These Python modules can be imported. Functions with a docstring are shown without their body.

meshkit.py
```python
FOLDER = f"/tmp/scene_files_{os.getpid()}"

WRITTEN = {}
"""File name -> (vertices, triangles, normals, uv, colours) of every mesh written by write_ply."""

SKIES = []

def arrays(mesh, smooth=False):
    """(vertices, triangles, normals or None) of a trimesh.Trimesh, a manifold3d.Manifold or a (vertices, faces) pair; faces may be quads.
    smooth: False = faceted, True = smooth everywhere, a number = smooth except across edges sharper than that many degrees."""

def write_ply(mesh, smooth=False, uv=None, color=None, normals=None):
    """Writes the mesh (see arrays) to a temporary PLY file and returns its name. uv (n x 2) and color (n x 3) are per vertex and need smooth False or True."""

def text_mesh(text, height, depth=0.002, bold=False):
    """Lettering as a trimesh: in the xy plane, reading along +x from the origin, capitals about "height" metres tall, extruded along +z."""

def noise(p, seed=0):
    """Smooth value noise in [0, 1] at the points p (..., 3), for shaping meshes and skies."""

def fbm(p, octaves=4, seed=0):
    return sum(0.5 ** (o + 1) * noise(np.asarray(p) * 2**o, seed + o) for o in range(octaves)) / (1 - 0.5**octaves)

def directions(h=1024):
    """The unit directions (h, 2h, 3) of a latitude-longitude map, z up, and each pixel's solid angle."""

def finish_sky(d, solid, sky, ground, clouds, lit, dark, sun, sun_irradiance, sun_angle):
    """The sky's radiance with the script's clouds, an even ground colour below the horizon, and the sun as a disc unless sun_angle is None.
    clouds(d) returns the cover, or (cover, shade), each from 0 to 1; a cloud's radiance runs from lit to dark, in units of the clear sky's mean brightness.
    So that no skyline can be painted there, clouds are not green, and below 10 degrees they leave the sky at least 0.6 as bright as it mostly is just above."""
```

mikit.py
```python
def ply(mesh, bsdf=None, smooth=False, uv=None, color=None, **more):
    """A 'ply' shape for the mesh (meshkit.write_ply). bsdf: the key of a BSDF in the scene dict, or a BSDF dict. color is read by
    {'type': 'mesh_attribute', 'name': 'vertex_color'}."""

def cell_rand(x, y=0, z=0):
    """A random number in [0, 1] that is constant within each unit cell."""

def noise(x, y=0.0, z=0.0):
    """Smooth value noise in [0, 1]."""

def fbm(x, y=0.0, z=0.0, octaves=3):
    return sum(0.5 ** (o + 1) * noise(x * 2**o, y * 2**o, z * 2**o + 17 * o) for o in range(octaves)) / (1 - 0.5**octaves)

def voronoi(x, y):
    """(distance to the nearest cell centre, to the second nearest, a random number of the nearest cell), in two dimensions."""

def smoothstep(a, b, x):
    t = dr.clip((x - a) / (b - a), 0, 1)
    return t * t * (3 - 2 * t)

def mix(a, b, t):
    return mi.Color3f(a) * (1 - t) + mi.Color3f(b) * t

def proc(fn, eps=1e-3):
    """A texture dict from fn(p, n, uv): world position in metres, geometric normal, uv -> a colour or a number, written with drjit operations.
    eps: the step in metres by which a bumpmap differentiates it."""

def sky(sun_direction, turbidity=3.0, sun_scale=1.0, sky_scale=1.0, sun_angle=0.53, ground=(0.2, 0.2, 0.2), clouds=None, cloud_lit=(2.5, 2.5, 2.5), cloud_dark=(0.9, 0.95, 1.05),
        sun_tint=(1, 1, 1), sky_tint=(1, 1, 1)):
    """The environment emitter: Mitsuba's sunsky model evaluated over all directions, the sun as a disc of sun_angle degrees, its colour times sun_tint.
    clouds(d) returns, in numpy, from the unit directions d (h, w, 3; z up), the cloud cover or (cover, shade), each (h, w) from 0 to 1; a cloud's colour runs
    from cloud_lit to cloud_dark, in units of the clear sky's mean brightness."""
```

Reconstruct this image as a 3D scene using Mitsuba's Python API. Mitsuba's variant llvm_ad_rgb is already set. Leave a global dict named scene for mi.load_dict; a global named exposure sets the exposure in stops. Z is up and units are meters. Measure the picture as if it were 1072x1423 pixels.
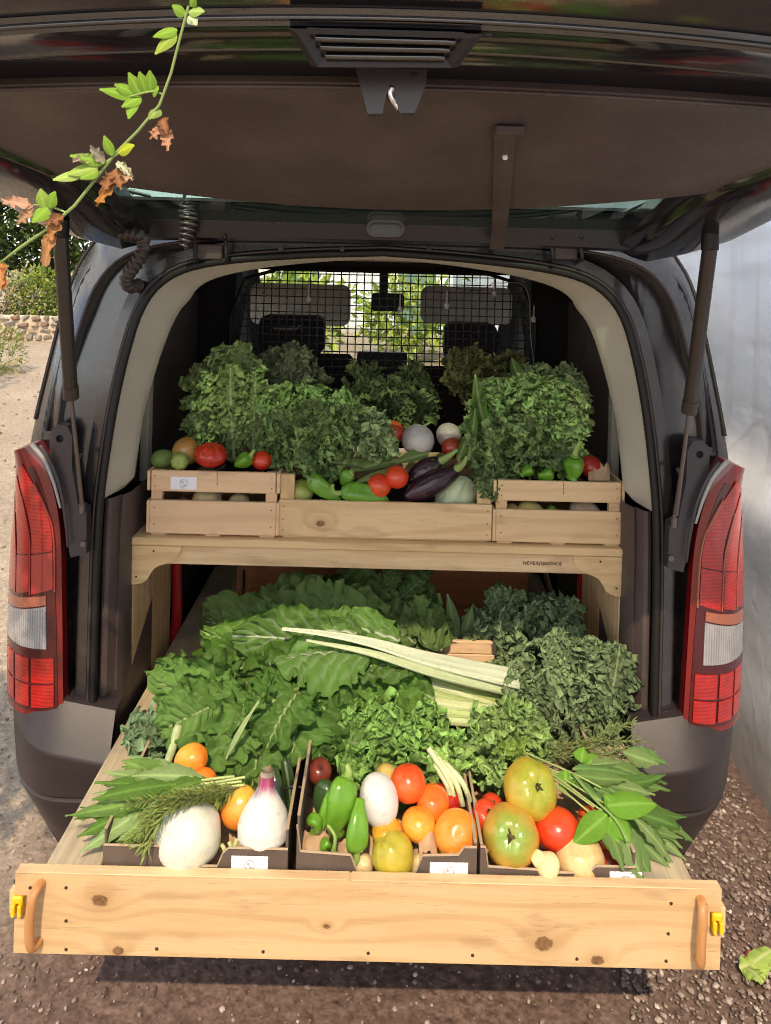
import math
import numpy as np
import trimesh
import manifold3d as m3
import shapely.geometry as sg
import shapely.affinity as sa
import drjit as dr
import mitsuba as mi
import mikit
from mikit import proc, noise, fbm, voronoi, smoothstep, mix
import meshkit

T = mi.ScalarTransform4f
scene, labels = {'type': 'scene'}, {}

# ------------------------------------------------------------------ camera, sun and sky, exposure
CAM = np.array([0.0, -1.85, 1.75])
FPX, PPX, PPY, ROLL = 1035.0, 538.0, 373.0, math.radians(1.4)
scene['camera'] = {
    'type': 'perspective', 'fov': math.degrees(2 * math.atan(536.0 / FPX)), 'fov_axis': 'x',
    'near_clip': 0.05, 'far_clip': 400.0,
    'principal_point_offset_x': (536.0 - PPX) / 1072.0 * -1.0,
    'principal_point_offset_y': (711.5 - PPY) / 1423.0,
    'to_world': T().look_at(origin=CAM.tolist(), target=[0, 0, 1.75], up=[-math.sin(ROLL), 0, math.cos(ROLL)]),
}
SUN = np.array([-0.04, -0.82, 0.90])


def thin_cloud(d):
    c = meshkit.fbm(d * [2.2, 2.2, 4.0] + 3.0, 4, 5)
    return np.clip((c - 0.30) * 3.2, 0.30, 0.95)


scene['daylight'] = mikit.sky(SUN.tolist(), turbidity=3, sun_scale=0.42, ground=(0.34, 0.30, 0.25), clouds=thin_cloud, cloud_lit=(2.6, 2.5, 2.38), sun_tint=(1.0, 0.95, 0.86))
exposure = 2.9


# ------------------------------------------------------------------ helpers
def at(u, v, Y):
    """The point at depth y = Y that the photograph shows at pixel (u, v)."""
    a, b = u - PPX, v - PPY
    x, y = a * math.cos(ROLL) + b * math.sin(ROLL), -a * math.sin(ROLL) + b * math.cos(ROLL)
    d = Y - CAM[1]
    return np.array([x * d / FPX, Y, CAM[2] - y * d / FPX])


def lin(r, g, b):
    c = np.array([r, g, b], float) / 255.0
    return np.where(c <= 0.04045, c / 12.92, ((c + 0.055) / 1.055) ** 2.4)


def unit(v):
    v = np.asarray(v, float)
    return v / (np.linalg.norm(v) + 1e-12)


def numbered(key):
    if key not in scene and key not in labels:
        return key
    k = 1
    while f'{key}_{k:03d}' in scene or f'{key}_{k:03d}' in labels:
        k += 1
    return f'{key}_{k:03d}'


def thing(name, label, cat, group=None):
    key = numbered(name)
    labels[key] = {'label': label, 'category': cat}
    if group:
        labels[key]['group'] = group
    return key


def obj(name, mesh, bsdf, parent=None, smooth=False, color=None, label=None, uv=None):
    key = numbered(name if parent is None else parent + '__' + name)
    scene[key] = mikit.ply(mesh, bsdf, smooth=smooth, color=color, uv=uv)
    if label:
        labels[key] = {'label': label}
    return key


def single(name, mesh, bsdf, label, cat, smooth=False, color=None, group=None):
    key = obj(name, mesh, bsdf, None, smooth, color)
    labels[key] = {'label': label, 'category': cat}
    if group:
        labels[key]['group'] = group
    return key


def structure(name, mesh, bsdf, smooth=False, color=None):
    key = obj(name, mesh, bsdf, None, smooth, color)
    labels[key] = {'kind': 'structure'}
    return key


def cat(*ms):
    """Joins (vertices, triangles) pairs."""
    vs, fs, n = [], [], 0
    for m in ms:
        v, f = (np.asarray(m.vertices), np.asarray(m.faces)) if hasattr(m, 'vertices') else m[:2]
        vs.append(v)
        fs.append(np.asarray(f) + n)
        n += len(v)
    return np.vstack(vs), np.vstack(fs)


def catc(*ms):
    """Joins (vertices, triangles, colours) triples."""
    v, f = cat(*ms)
    return v, f, np.vstack([m[2] for m in ms])


def cbox(x0, x1, y0, y1, z0, z1, c=0.002):
    """A box with chamfered edges."""
    c = min(c, abs(x1 - x0) * 0.45, abs(y1 - y0) * 0.45, abs(z1 - z0) * 0.45)
    p = []
    for sx in (0, 1):
        for sy in (0, 1):
            for sz in (0, 1):
                b = np.array([(x0, x1)[sx], (y0, y1)[sy], (z0, z1)[sz]])
                s = np.array([1 - 2 * sx, 1 - 2 * sy, 1 - 2 * sz]) * c
                p += [b + s * [0, 1, 1], b + s * [1, 0, 1], b + s * [1, 1, 0]]
    h = trimesh.convex.convex_hull(np.array(p))
    return np.array(h.vertices), np.array(h.faces)


def xf(m, R=None, t=(0, 0, 0)):
    v = m[0] @ np.asarray(R).T if R is not None else m[0]
    return (v + np.asarray(t), *m[1:])


def rot(axis, deg):
    a = unit(axis)
    t = math.radians(deg)
    K = np.array([[0, -a[2], a[1]], [a[2], 0, -a[0]], [-a[1], a[0], 0]])
    return np.eye(3) + math.sin(t) * K + (1 - math.cos(t)) * K @ K


def quads(n, m, wrap=False):
    """Triangles of an n x m vertex grid; wrap closes the second direction."""
    i, j = np.meshgrid(np.arange(n - 1), np.arange(m if wrap else m - 1), indexing='ij')
    k = (j + 1) % m
    a, b, c, d = i * m + j, i * m + k, (i + 1) * m + k, (i + 1) * m + j
    return np.vstack([np.stack([a, b, c], -1).reshape(-1, 3), np.stack([a, c, d], -1).reshape(-1, 3)])


def loft(rails):
    """A surface through polylines of the same number of points."""
    r = np.array(rails, float)
    return r.reshape(-1, 3), quads(r.shape[0], r.shape[1])


def resample(p, n):
    p = np.asarray(p, float)
    s = np.concatenate([[0], np.cumsum(np.linalg.norm(np.diff(p, axis=0), axis=1))])
    q = np.linspace(0, s[-1], n)
    return np.stack([np.interp(q, s, p[:, k]) for k in range(p.shape[1])], 1)


def spline(p, n):
    """A smooth curve through the points (Catmull-Rom), n samples."""
    p = np.asarray(p, float)
    if len(p) < 3:
        return resample(p, n)
    q = np.vstack([2 * p[0] - p[1], p, 2 * p[-1] - p[-2]])
    out = []
    for i in range(1, len(q) - 2):
        t = np.linspace(0, 1, 12, endpoint=False)[:, None]
        a, b, c, d = q[i - 1:i + 3]
        out.append(0.5 * (2 * b + (c - a) * t + (2 * a - 5 * b + 4 * c - d) * t ** 2 + (3 * b - a - 3 * c + d) * t ** 3))
    return resample(np.vstack(out + [p[-1:]]), n)


def frames(p):
    t = np.gradient(p, axis=0)
    t /= np.linalg.norm(t, axis=1, keepdims=True) + 1e-12
    a = np.cross(t[0], [0, 0, 1.0] if abs(t[0][2]) < 0.9 else [1.0, 0, 0])
    A = [unit(a)]
    for k in range(1, len(p)):
        A.append(unit(A[-1] - t[k] * (A[-1] @ t[k])))
    A = np.array(A)
    return t, A, np.cross(t, A)


def tube(path, r, sides=10, caps=True, squash=1.0, up=None):
    """A tube along the path; r a number or one per point."""
    p = np.asarray(path, float)
    r = np.broadcast_to(r, (len(p),)).astype(float)
    t, A, B = frames(p)
    if up is not None:
        B = np.asarray(up, float) - t * (t @ np.asarray(up, float))[:, None]
        B /= np.linalg.norm(B, axis=1, keepdims=True)
        A = np.cross(B, t)
    g = np.arange(sides) * 2 * math.pi / sides
    v = p[:, None] + r[:, None, None] * (np.cos(g)[None, :, None] * A[:, None] + squash * np.sin(g)[None, :, None] * B[:, None])
    v, f = v.reshape(-1, 3), quads(len(p), sides, True)
    if caps:
        n, e = len(v), (len(p) - 1) * sides
        v = np.vstack([v, p[:1], p[-1:]])
        i = np.arange(sides)
        f = np.vstack([f, np.stack([i * 0 + n, (i + 1) % sides, i], 1), np.stack([i * 0 + n + 1, e + i, e + (i + 1) % sides], 1)])
    return v, f


def prism(poly, y0, y1):
    """A shapely polygon in (x, z), extruded from y0 to y1."""
    m = trimesh.creation.extrude_polygon(poly, y1 - y0, engine='earcut')
    v = np.array(m.vertices)
    return np.stack([v[:, 0], y1 - v[:, 2], v[:, 1]], 1), np.array(m.faces)


def inorm(name):
    return {'type': 'mesh_attribute', 'name': name}


# ------------------------------------------------------------------ materials
def ref(k):
    return {'type': 'ref', 'id': k}


def principled(key, base, rough=0.5, two=True, **kw):
    b = base if isinstance(base, dict) else {'type': 'rgb', 'value': [float(x) for x in base]}
    d = {'type': 'principled', 'base_color': b, 'roughness': rough if isinstance(rough, dict) else float(rough), **kw}
    scene[key] = {'type': 'twosided', 'bsdf': d} if two else d
    return key


def pine(key, axis, light, dark, seed, scale=1.0, knots=(), rough=0.55):
    """Planed softwood with the grain along the axis; knots: (along x, z, radius) on boards that run along x."""
    light, dark = [float(x) for x in light], [float(x) for x in dark]
    ringc = [d * k for d, k in zip(dark, (0.72, 0.6, 0.5))]

    def fn(p, n, uv):
        q = [p.x, p.y, p.z]
        a = q.pop(axis)
        b, c = q
        warp = fbm(a * 1.7 + seed, b * 7 + seed, c * 7, 3)
        core = mi.Float(0)
        halo = mi.Float(0)
        push = mi.Float(0)
        for ka, kc, kr in knots:
            e = dr.sqrt(dr.square((a - ka) / 1.35) + dr.square(c - kc)) / kr
            core = dr.maximum(core, 1 - smoothstep(0.75, 1.05, e + 0.25 * (noise(a * 150, c * 150, seed) - 0.5)))
            halo = dr.maximum(halo, dr.exp(-dr.square(e / 2.1)))
            push += dr.exp(-(dr.square((a - ka) / (kr * 5)) + dr.square((c - kc) / (kr * 3.0)))) * 2.3
        ring = dr.sin((c * 62 * scale + b * 41 * scale + warp * 9 + push * 1.6) * 2.2)
        line = smoothstep(0.1, 0.95, ring) * (0.45 + 0.55 * noise(a * 3, b * 30, c * 30))
        fine = noise(a * 14 + seed, b * 420, c * 420)
        blot = fbm(a * 4, b * 14 + seed, c * 14, 3)
        t = dr.clip(0.10 + 0.34 * line + 0.26 * (fine - 0.5) + 0.7 * (blot - 0.5), 0, 1)
        col = mix(light, dark, t)
        col = mix(col, ringc, halo * 0.42)
        stain = smoothstep(0.58, 0.78, fbm(a * 9 + seed, b * 26, c * 26 + seed, 4))
        scuff = smoothstep(0.80, 0.86, noise(a * 30 + seed, b * 700, c * 700)) * smoothstep(0.5, 0.7, noise(a * 8, b * 40, c * 40 + seed))
        col = mix(col, [x * 0.55 for x in dark], stain * 0.30 + scuff * 0.35)
        return mix(col, [0.10, 0.042, 0.016], core * (0.6 + 0.3 * noise(a * 200, c * 200, 3)))

    return principled(key, proc(fn), rough, specular=0.35)


PINE_L, PINE_D = (0.66, 0.47, 0.255), (0.40, 0.235, 0.10)
KNOT = [(at(u, v, -0.42)[0], at(u, v, -0.42)[2], r) for u, v, r in (
    (143, 1252, 0.0125), (168, 1322, 0.009), (458, 1288, 0.005), (760, 1312, 0.0145), (835, 1335, 0.0105))]
pine('pine_front', 0, (0.60, 0.425, 0.235), PINE_D, 3.1, 1.0, KNOT)
pine('pine_x', 0, PINE_L, PINE_D, 7.7)
KNOT2 = [(at(450, 727, 0.175)[0], at(450, 727, 0.175)[2], 0.009)]
pine('pine_knot', 0, (0.68, 0.495, 0.285), PINE_D, 12.3, 0.9, KNOT2)
pine('pine_pale', 0, (0.68, 0.50, 0.30), (0.42, 0.25, 0.12), 21.5, 1.2)
pine('pine_y', 1, (0.58, 0.42, 0.25), (0.36, 0.22, 0.11), 5.2)
pine('pine_z', 2, PINE_L, PINE_D, 9.9)
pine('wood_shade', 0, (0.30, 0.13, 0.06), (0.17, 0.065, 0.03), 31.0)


def weathered(p, n, uv):
    a = fbm(p.x * 40, p.y * 3, 1.0, 4)
    g = noise(p.x * 260, p.y * 7, 2)
    s = fbm(p.x * 9, p.y * 9, 4.0, 3)
    c = mix((0.50, 0.42, 0.29), (0.30, 0.245, 0.17), dr.clip(a * 1.1 - 0.1 + 0.5 * (g - 0.5), 0, 1))
    return mix(c, (0.24, 0.21, 0.17), smoothstep(0.55, 0.75, s) * 0.6)


principled('rail_wood', proc(weathered), 0.6)


def paintvar(p, n, uv):
    d = fbm(p.x * 30, p.y * 30, p.z * 30, 4)
    return mix((0.0075, 0.0055, 0.0065), (0.030, 0.022, 0.021), smoothstep(0.52, 0.8, d) * 0.4)


principled('van_paint', proc(paintvar), 0.16, specular=1.0, clearcoat=1.0, clearcoat_gloss=0.97)
principled('gate_gloss', (0.009, 0.008, 0.011), 0.09, specular=1.0, clearcoat=1.0, clearcoat_gloss=0.97)


def dusty(p, n, uv):
    d = fbm(p.x * 9, p.y * 9, p.z * 9, 4)
    s = noise(p.x * 420, p.y * 420, p.z * 420)
    return mix((0.070, 0.050, 0.048), (0.094, 0.071, 0.067), smoothstep(0.3, 0.85, d)) * (0.85 + 0.3 * s)


principled('trim_plastic', proc(dusty), 0.55, specular=0.4)
principled('bumper_plastic', proc(lambda p, n, uv: mix((0.017, 0.0125, 0.0145), (0.036, 0.028, 0.029), fbm(p.x * 12, p.y * 12, p.z * 12, 4)) * (0.8 + 0.4 * noise(p.x * 500, p.y * 500, p.z * 500))), 0.42, specular=0.5)
principled('seam_dark', (0.008, 0.007, 0.007), 0.6)
principled('rubber', (0.007, 0.006, 0.006), 0.5, specular=0.4)
principled('hinge_black', (0.010, 0.008, 0.011), 0.33, specular=0.5)
principled('rubber_edge', (0.038, 0.027, 0.025), 0.4, specular=0.5)
principled('interior_dark', (0.009, 0.0065, 0.0075), 0.75)
principled('interior_trim', proc(lambda p, n, uv: mix((0.045, 0.033, 0.032), (0.085, 0.064, 0.060), fbm(p.x * 6, p.y * 6, p.z * 6, 3))), 0.6)
principled('beige_trim', proc(lambda p, n, uv: mix((0.38, 0.35, 0.295), (0.48, 0.445, 0.38), fbm(p.x * 5, p.y * 5, p.z * 9, 3))), 0.55)
principled('headliner', (0.36, 0.30, 0.25), 0.9)
principled('visor_cloth', (0.55, 0.50, 0.44), 0.9)
principled('seat_cloth', (0.035, 0.026, 0.028), 0.85)
principled('black_steel', (0.010, 0.009, 0.010), 0.5)
principled('grey_plastic', (0.042, 0.035, 0.040), 0.36)
principled('strut_metal', (0.045, 0.035, 0.031), 0.32, metallic=0.35, specular=0.6)
principled('chrome', (0.62, 0.6, 0.58), 0.18, metallic=1.0)
principled('dark_metal', (0.16, 0.14, 0.14), 0.35, metallic=0.8)
principled('lamp_dark', (0.055, 0.003, 0.004), 0.12, clearcoat=1.0, clearcoat_gloss=0.98)
principled('lamp_shell', (0.15, 0.005, 0.006), 0.10, clearcoat=1.0, clearcoat_gloss=0.98)
principled('lamp_bright', proc(lambda p, n, uv: mix((0.40, 0.010, 0.006), (0.17, 0.004, 0.004), smoothstep(0.2, 0.9, 0.5 + 0.5 * dr.sin(p.z * 700)) * 0.5 + 0.6 * (fbm(p.x * 70, p.z * 50, 0.0, 2) - 0.4))), 0.12, clearcoat=1.0, clearcoat_gloss=0.98, specular=0.7)
principled('lamp_pink', (0.30, 0.022, 0.018), 0.12, clearcoat=1.0, clearcoat_gloss=0.98, specular=0.7)
principled('lamp_white', proc(lambda p, n, uv: mix((0.36, 0.36, 0.37), (0.16, 0.16, 0.17), smoothstep(0.3, 0.8, 0.5 + 0.5 * dr.sin(p.x * 900)) * 0.5 + 0.5 * fbm(p.x * 60, p.z * 30, 0.0, 2))), 0.1, clearcoat=1.0)
principled('lamp_amber', (0.30, 0.10, 0.06), 0.12, clearcoat=1.0)
principled('tray_card', proc(lambda p, n, uv: mix((0.070, 0.050, 0.040), (0.115, 0.088, 0.072), fbm(p.x * 20, p.y * 20, p.z * 20, 3))), 0.7)
principled('tray_edge', (0.36, 0.27, 0.18), 0.75)
principled('kraft', proc(lambda p, n, uv: mix((0.40, 0.255, 0.15), (0.54, 0.37, 0.24), fbm(p.x * 30, p.y * 30, p.z * 30, 4))), 0.85)
principled('lamp_clear', (0.30, 0.30, 0.29), 0.12, clearcoat=1.0)
principled('card_white', (0.74, 0.74, 0.80), 0.6)
principled('print_grey', (0.34, 0.34, 0.40), 0.7)
principled('print_brown', (0.07, 0.030, 0.015), 0.7)
principled('screw_dark', (0.06, 0.035, 0.02), 0.5, metallic=0.3)
principled('handle_wood', proc(lambda p, n, uv: mix((0.55, 0.29, 0.12), (0.36, 0.16, 0.055), fbm(p.x * 60, p.y * 60, p.z * 6, 3))), 0.45)
principled('yellow_plastic', (0.80, 0.50, 0.012), 0.4)
principled('red_paint', (0.45, 0.016, 0.014), 0.4)
principled('bulb_white', (0.75, 0.72, 0.66), 0.2)
principled('tyre', (0.015, 0.015, 0.015), 0.8)
scene['pane'] = {'type': 'thindielectric', 'int_ior': 1.5, 'specular_transmittance': {'type': 'rgb', 'value': [0.82, 0.90, 0.86]}}
scene['tinted_pane'] = {'type': 'thindielectric', 'int_ior': 1.5, 'specular_transmittance': {'type': 'rgb', 'value': [0.40, 0.58, 0.50]}}
# vegetables take their own colour from the mesh; pores, dust and scuffs break the gloss
scene['leaf'] = {'type': 'principledthin', 'base_color': inorm('vertex_color'), 'roughness': 0.27, 'diff_trans': 0.28, 'eta': 1.5}
scene['waxy_leaf'] = {'type': 'principledthin', 'base_color': inorm('vertex_color'), 'roughness': 0.28, 'diff_trans': 0.35, 'eta': 1.5}


def skin(key, rough, depth, scale, **kw):
    b = {'type': 'principled', 'base_color': inorm('vertex_color'), 'roughness': proc(lambda p, n, uv: rough * (0.75 + 1.0 * fbm(p.x * 60, p.y * 60, p.z * 60, 3) ** 2)), **kw}
    bump = proc(lambda p, n, uv: depth * (fbm(p.x * scale, p.y * scale, p.z * scale, 2) + 0.35 * fbm(p.x * 45, p.y * 45, p.z * 45, 2) * 4), 4e-4)
    soil = {'type': 'diffuse', 'reflectance': {'type': 'rgb', 'value': [0.16, 0.105, 0.06]}}
    spots = proc(lambda p, n, uv: 0.17 * smoothstep(0.58, 0.78, fbm(p.x * 95, p.y * 95, p.z * 95, 4)) + 0.22 * smoothstep(0.80, 0.9, noise(p.x * 330, p.y * 330, p.z * 330)) * noise(p.x * 40, p.y * 40, p.z * 40))
    b = {'type': 'blendbsdf', 'weight': spots, 'a': b, 'b': soil}
    scene[key] = {'type': 'twosided', 'bsdf': {'type': 'bumpmap', 'arbitrary': bump, 'scale': 1.0, 'bsdf': b}}


skin('glossy_skin', 0.20, 0.00022, 700, specular=0.5, clearcoat=0.3, clearcoat_gloss=0.93)
skin('satin_skin', 0.36, 0.0003, 500, specular=0.45)
principled('matte_skin', inorm('vertex_color'), 0.6, specular=0.3)

# ------------------------------------------------------------------ ground, wall, lane
def ground_col(p, n, uv):
    a = fbm(p.x * 1.3, p.y * 1.3, 0.0, 4)
    b = noise(p.x * 55, p.y * 55, 1)
    c = noise(p.x * 160, p.y * 160, 2)
    lane = 1 - smoothstep(-1.25, -0.75, p.x + 0.35 * (a - 0.5) + 0.08 * (b - 0.5))
    far = smoothstep(4.0, 7.0, p.y)
    soil = mix((0.105, 0.070, 0.060), (0.21, 0.150, 0.128), dr.clip(a * 0.6 + 0.35 * b, 0, 1))
    dust = mix((0.30, 0.245, 0.19), (0.44, 0.37, 0.29), dr.clip(a * 0.9 + 0.25 * b - 0.1, 0, 1))
    back = 1 - smoothstep(-1.6, -0.7, p.y + 0.3 * (a - 0.5))
    col = mix(soil, dust, dr.maximum(dr.maximum(lane * smoothstep(-0.6, 0.5, p.y), far), back))
    return col * (0.72 + 0.5 * c) * (0.85 + 0.3 * b)


scene['soil_bump'] = {'type': 'bumpmap', 'arbitrary': proc(lambda p, n, uv: 0.006 * fbm(p.x * 60, p.y * 60, 0.0, 3), 2e-3), 'scale': 1.0,
                      'bsdf': {'type': 'diffuse', 'reflectance': proc(ground_col)}}
scene['soil'] = {'type': 'twosided', 'bsdf': scene.pop('soil_bump')}
g = np.linspace(-1, 1, 90)
gx = np.sign(g) * np.abs(g) ** 3 * 150
gX, gY = np.meshgrid(gx, gx, indexing='ij')
gz = 0.02 * (meshkit.fbm(np.stack([gX * 2, gY * 2, gX * 0], -1), 3) - 0.5) * (np.abs(gX) < 8)
structure('ground', (np.stack([gX, gY, gz], -1).reshape(-1, 3), quads(90, 90)[:, ::-1]), 'soil', smooth=True)

# loose stones: a few shapes, thousands of places, one countless mass
rs = np.random.default_rng(5)
ico = trimesh.creation.icosphere(subdivisions=0)
iv, ifc = np.array(ico.vertices), np.array(ico.faces)


def pebbles(n, xr, yr, smin, smax, seed):
    r = np.random.default_rng(seed)
    c = np.stack([r.uniform(*xr, n), r.uniform(*yr, n), np.zeros(n)], 1)
    c[:, 2] = 0.0
    s = smin + (smax - smin) * r.random(n) ** 3
    jit = 1 + 0.35 * (r.random((n, len(iv), 3)) - 0.5)
    ax = np.stack([np.ones(n), r.uniform(0.55, 1.0, n), r.uniform(0.35, 0.7, n)], 1)
    a = r.uniform(0, 6.3, n)
    v = iv[None] * jit * (s[:, None] * ax)[:, None]
    ca, sa_ = np.cos(a)[:, None], np.sin(a)[:, None]
    v = np.stack([v[..., 0] * ca - v[..., 1] * sa_, v[..., 0] * sa_ + v[..., 1] * ca, v[..., 2]], -1)
    c[:, 2] = s * 0.2 + 0.004
    v = v + c[:, None]
    f = ifc[None] + (np.arange(n) * len(iv))[:, None, None]
    base = np.array([(0.20, 0.15, 0.125), (0.33, 0.27, 0.23), (0.13, 0.095, 0.085), (0.45, 0.39, 0.34)])[r.choice(4, n, p=[.42, .3, .22, .06])]
    col = base * r.uniform(0.75, 1.2, (n, 1))
    return v.reshape(-1, 3), f.reshape(-1, 3), np.repeat(col, len(iv), 0)


st = catc(pebbles(9000, (0.62, 1.26), (-0.6, 1.4), 0.003, 0.0105, 1), pebbles(1800, (-1.0, 0.9), (-0.35, 0.6), 0.002, 0.0085, 2), pebbles(1600, (-1.8, -0.6), (-0.4, 1.4), 0.002, 0.008, 3),
          pebbles(500, (-5.5, -1.2), (1.4, 12), 0.008, 0.03, 4))
obj('gravel', st[:2], 'matte_skin', color=st[2])
labels['gravel'] = {'label': 'loose brown gravel and small stones on the ground around the van', 'category': 'gravel', 'kind': 'stuff'}


def plaster(p, n, uv):
    a = fbm(p.y * 2.0, p.z * 2.0, 1.0, 4)
    s = fbm(p.y * 0.9, p.z * 6, 7.0, 3)
    low = 1 - smoothstep(0.02, 0.28, p.z + 0.25 * (a - 0.5))
    c = mix((0.80, 0.83, 0.88), (0.70, 0.725, 0.77), smoothstep(0.4, 0.75, a))
    c = mix(c, (0.56, 0.56, 0.56), smoothstep(0.6, 0.8, s) * 0.5)
    streak = smoothstep(0.55, 0.75, fbm(p.y * 14, p.z * 0.8, 3.0, 3))
    c = mix(c, (0.60, 0.585, 0.55), streak * 0.3)
    crack = 1 - smoothstep(0.0, 0.012, dr.abs(fbm(p.y * 1.1 + 3, p.z * 1.1, 9.0, 4) - 0.52))
    c = mix(c, (0.40, 0.37, 0.33), crack * 0.3)
    return mix(c, (0.42, 0.36, 0.29), low * 0.85)


scene['plaster'] = {'type': 'twosided', 'bsdf': {'type': 'bumpmap', 'arbitrary': proc(lambda p, n, uv: 0.0016 * fbm(p.y * 30, p.z * 30, p.x * 30, 3) + 0.0005 * noise(p.y * 160, p.z * 160, 1), 2e-3), 'scale': 1.0, 'bsdf': {'type': 'diffuse', 'reflectance': proc(plaster)}}}
wy, wz = np.linspace(-5.0, 14, 190), np.concatenate([np.linspace(-0.05, 1.5, 70), np.linspace(1.55, 3.6, 20)])
WY, WZ = np.meshgrid(wy, wz, indexing='ij')
bulge = 0.115 * (1 / (1 + np.exp((WZ - 0.93 - 0.05 * np.sin(WY * 1.7)) / 0.045))) + 0.05 * (1 / (1 + np.exp((WZ - 0.42) / 0.1)))
lump = 0.018 * (meshkit.fbm(np.stack([WY * 2.2, WZ * 2.2, WY * 0], -1), 4) - 0.5)
front = np.stack([1.47 - bulge + lump, WY, WZ], -1)
wv, wf = front.reshape(-1, 3), quads(len(wy), len(wz))
tv, tf = loft([front[:, -1], front[:, -1] + [0.45, 0, 0], np.stack([np.full(len(wy), 1.92), wy, np.full(len(wy), -0.05)], 1)])
ev, ef = loft([front[0], np.stack([np.full(len(wz), 1.92), np.full(len(wz), wy[0]), wz], 1)])
wall = thing('plastered_wall', 'tall whitewashed rough plaster wall with a bulging foot right of the van', 'wall')
obj('wall_face', (wv, wf), 'plaster', wall, smooth=True)
obj('wall_top', cat((tv, tf), (ev, ef)), 'plaster', wall)

# ------------------------------------------------------------------ the van
van = thing('van', 'dark van with its tailgate raised and vegetables in the open rear', 'van')


def rail(px, d, n=70):
    """The left half of a contour traced from bottom to top centre, at distances d from the camera (one per point), then mirrored on the right."""
    P = np.array([at(u, v, dd + CAM[1]) for (u, v), dd in zip(px, np.broadcast_to(d, (len(px),)))])
    P[:, 0] = -np.abs(P[:, 0])
    P[-1, 0] = 0
    L = spline(P, n)
    L[-1, 0] = 0
    return np.vstack([L, (L * [-1, 1, 1])[-2::-1]])


def shift(r, grow=0.0, dy=0.0, dz=0.0):
    """The contour moved outward in the x-z plane by grow, and by dy, dz."""
    t = np.gradient(r, axis=0)
    nrm = np.stack([-t[:, 2], t[:, 0] * 0, t[:, 0]], 1)
    nrm /= np.linalg.norm(nrm, axis=1, keepdims=True) + 1e-12
    q = r + nrm * grow
    q[:, 1] += dy
    q[:, 2] += dz
    return q


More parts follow.
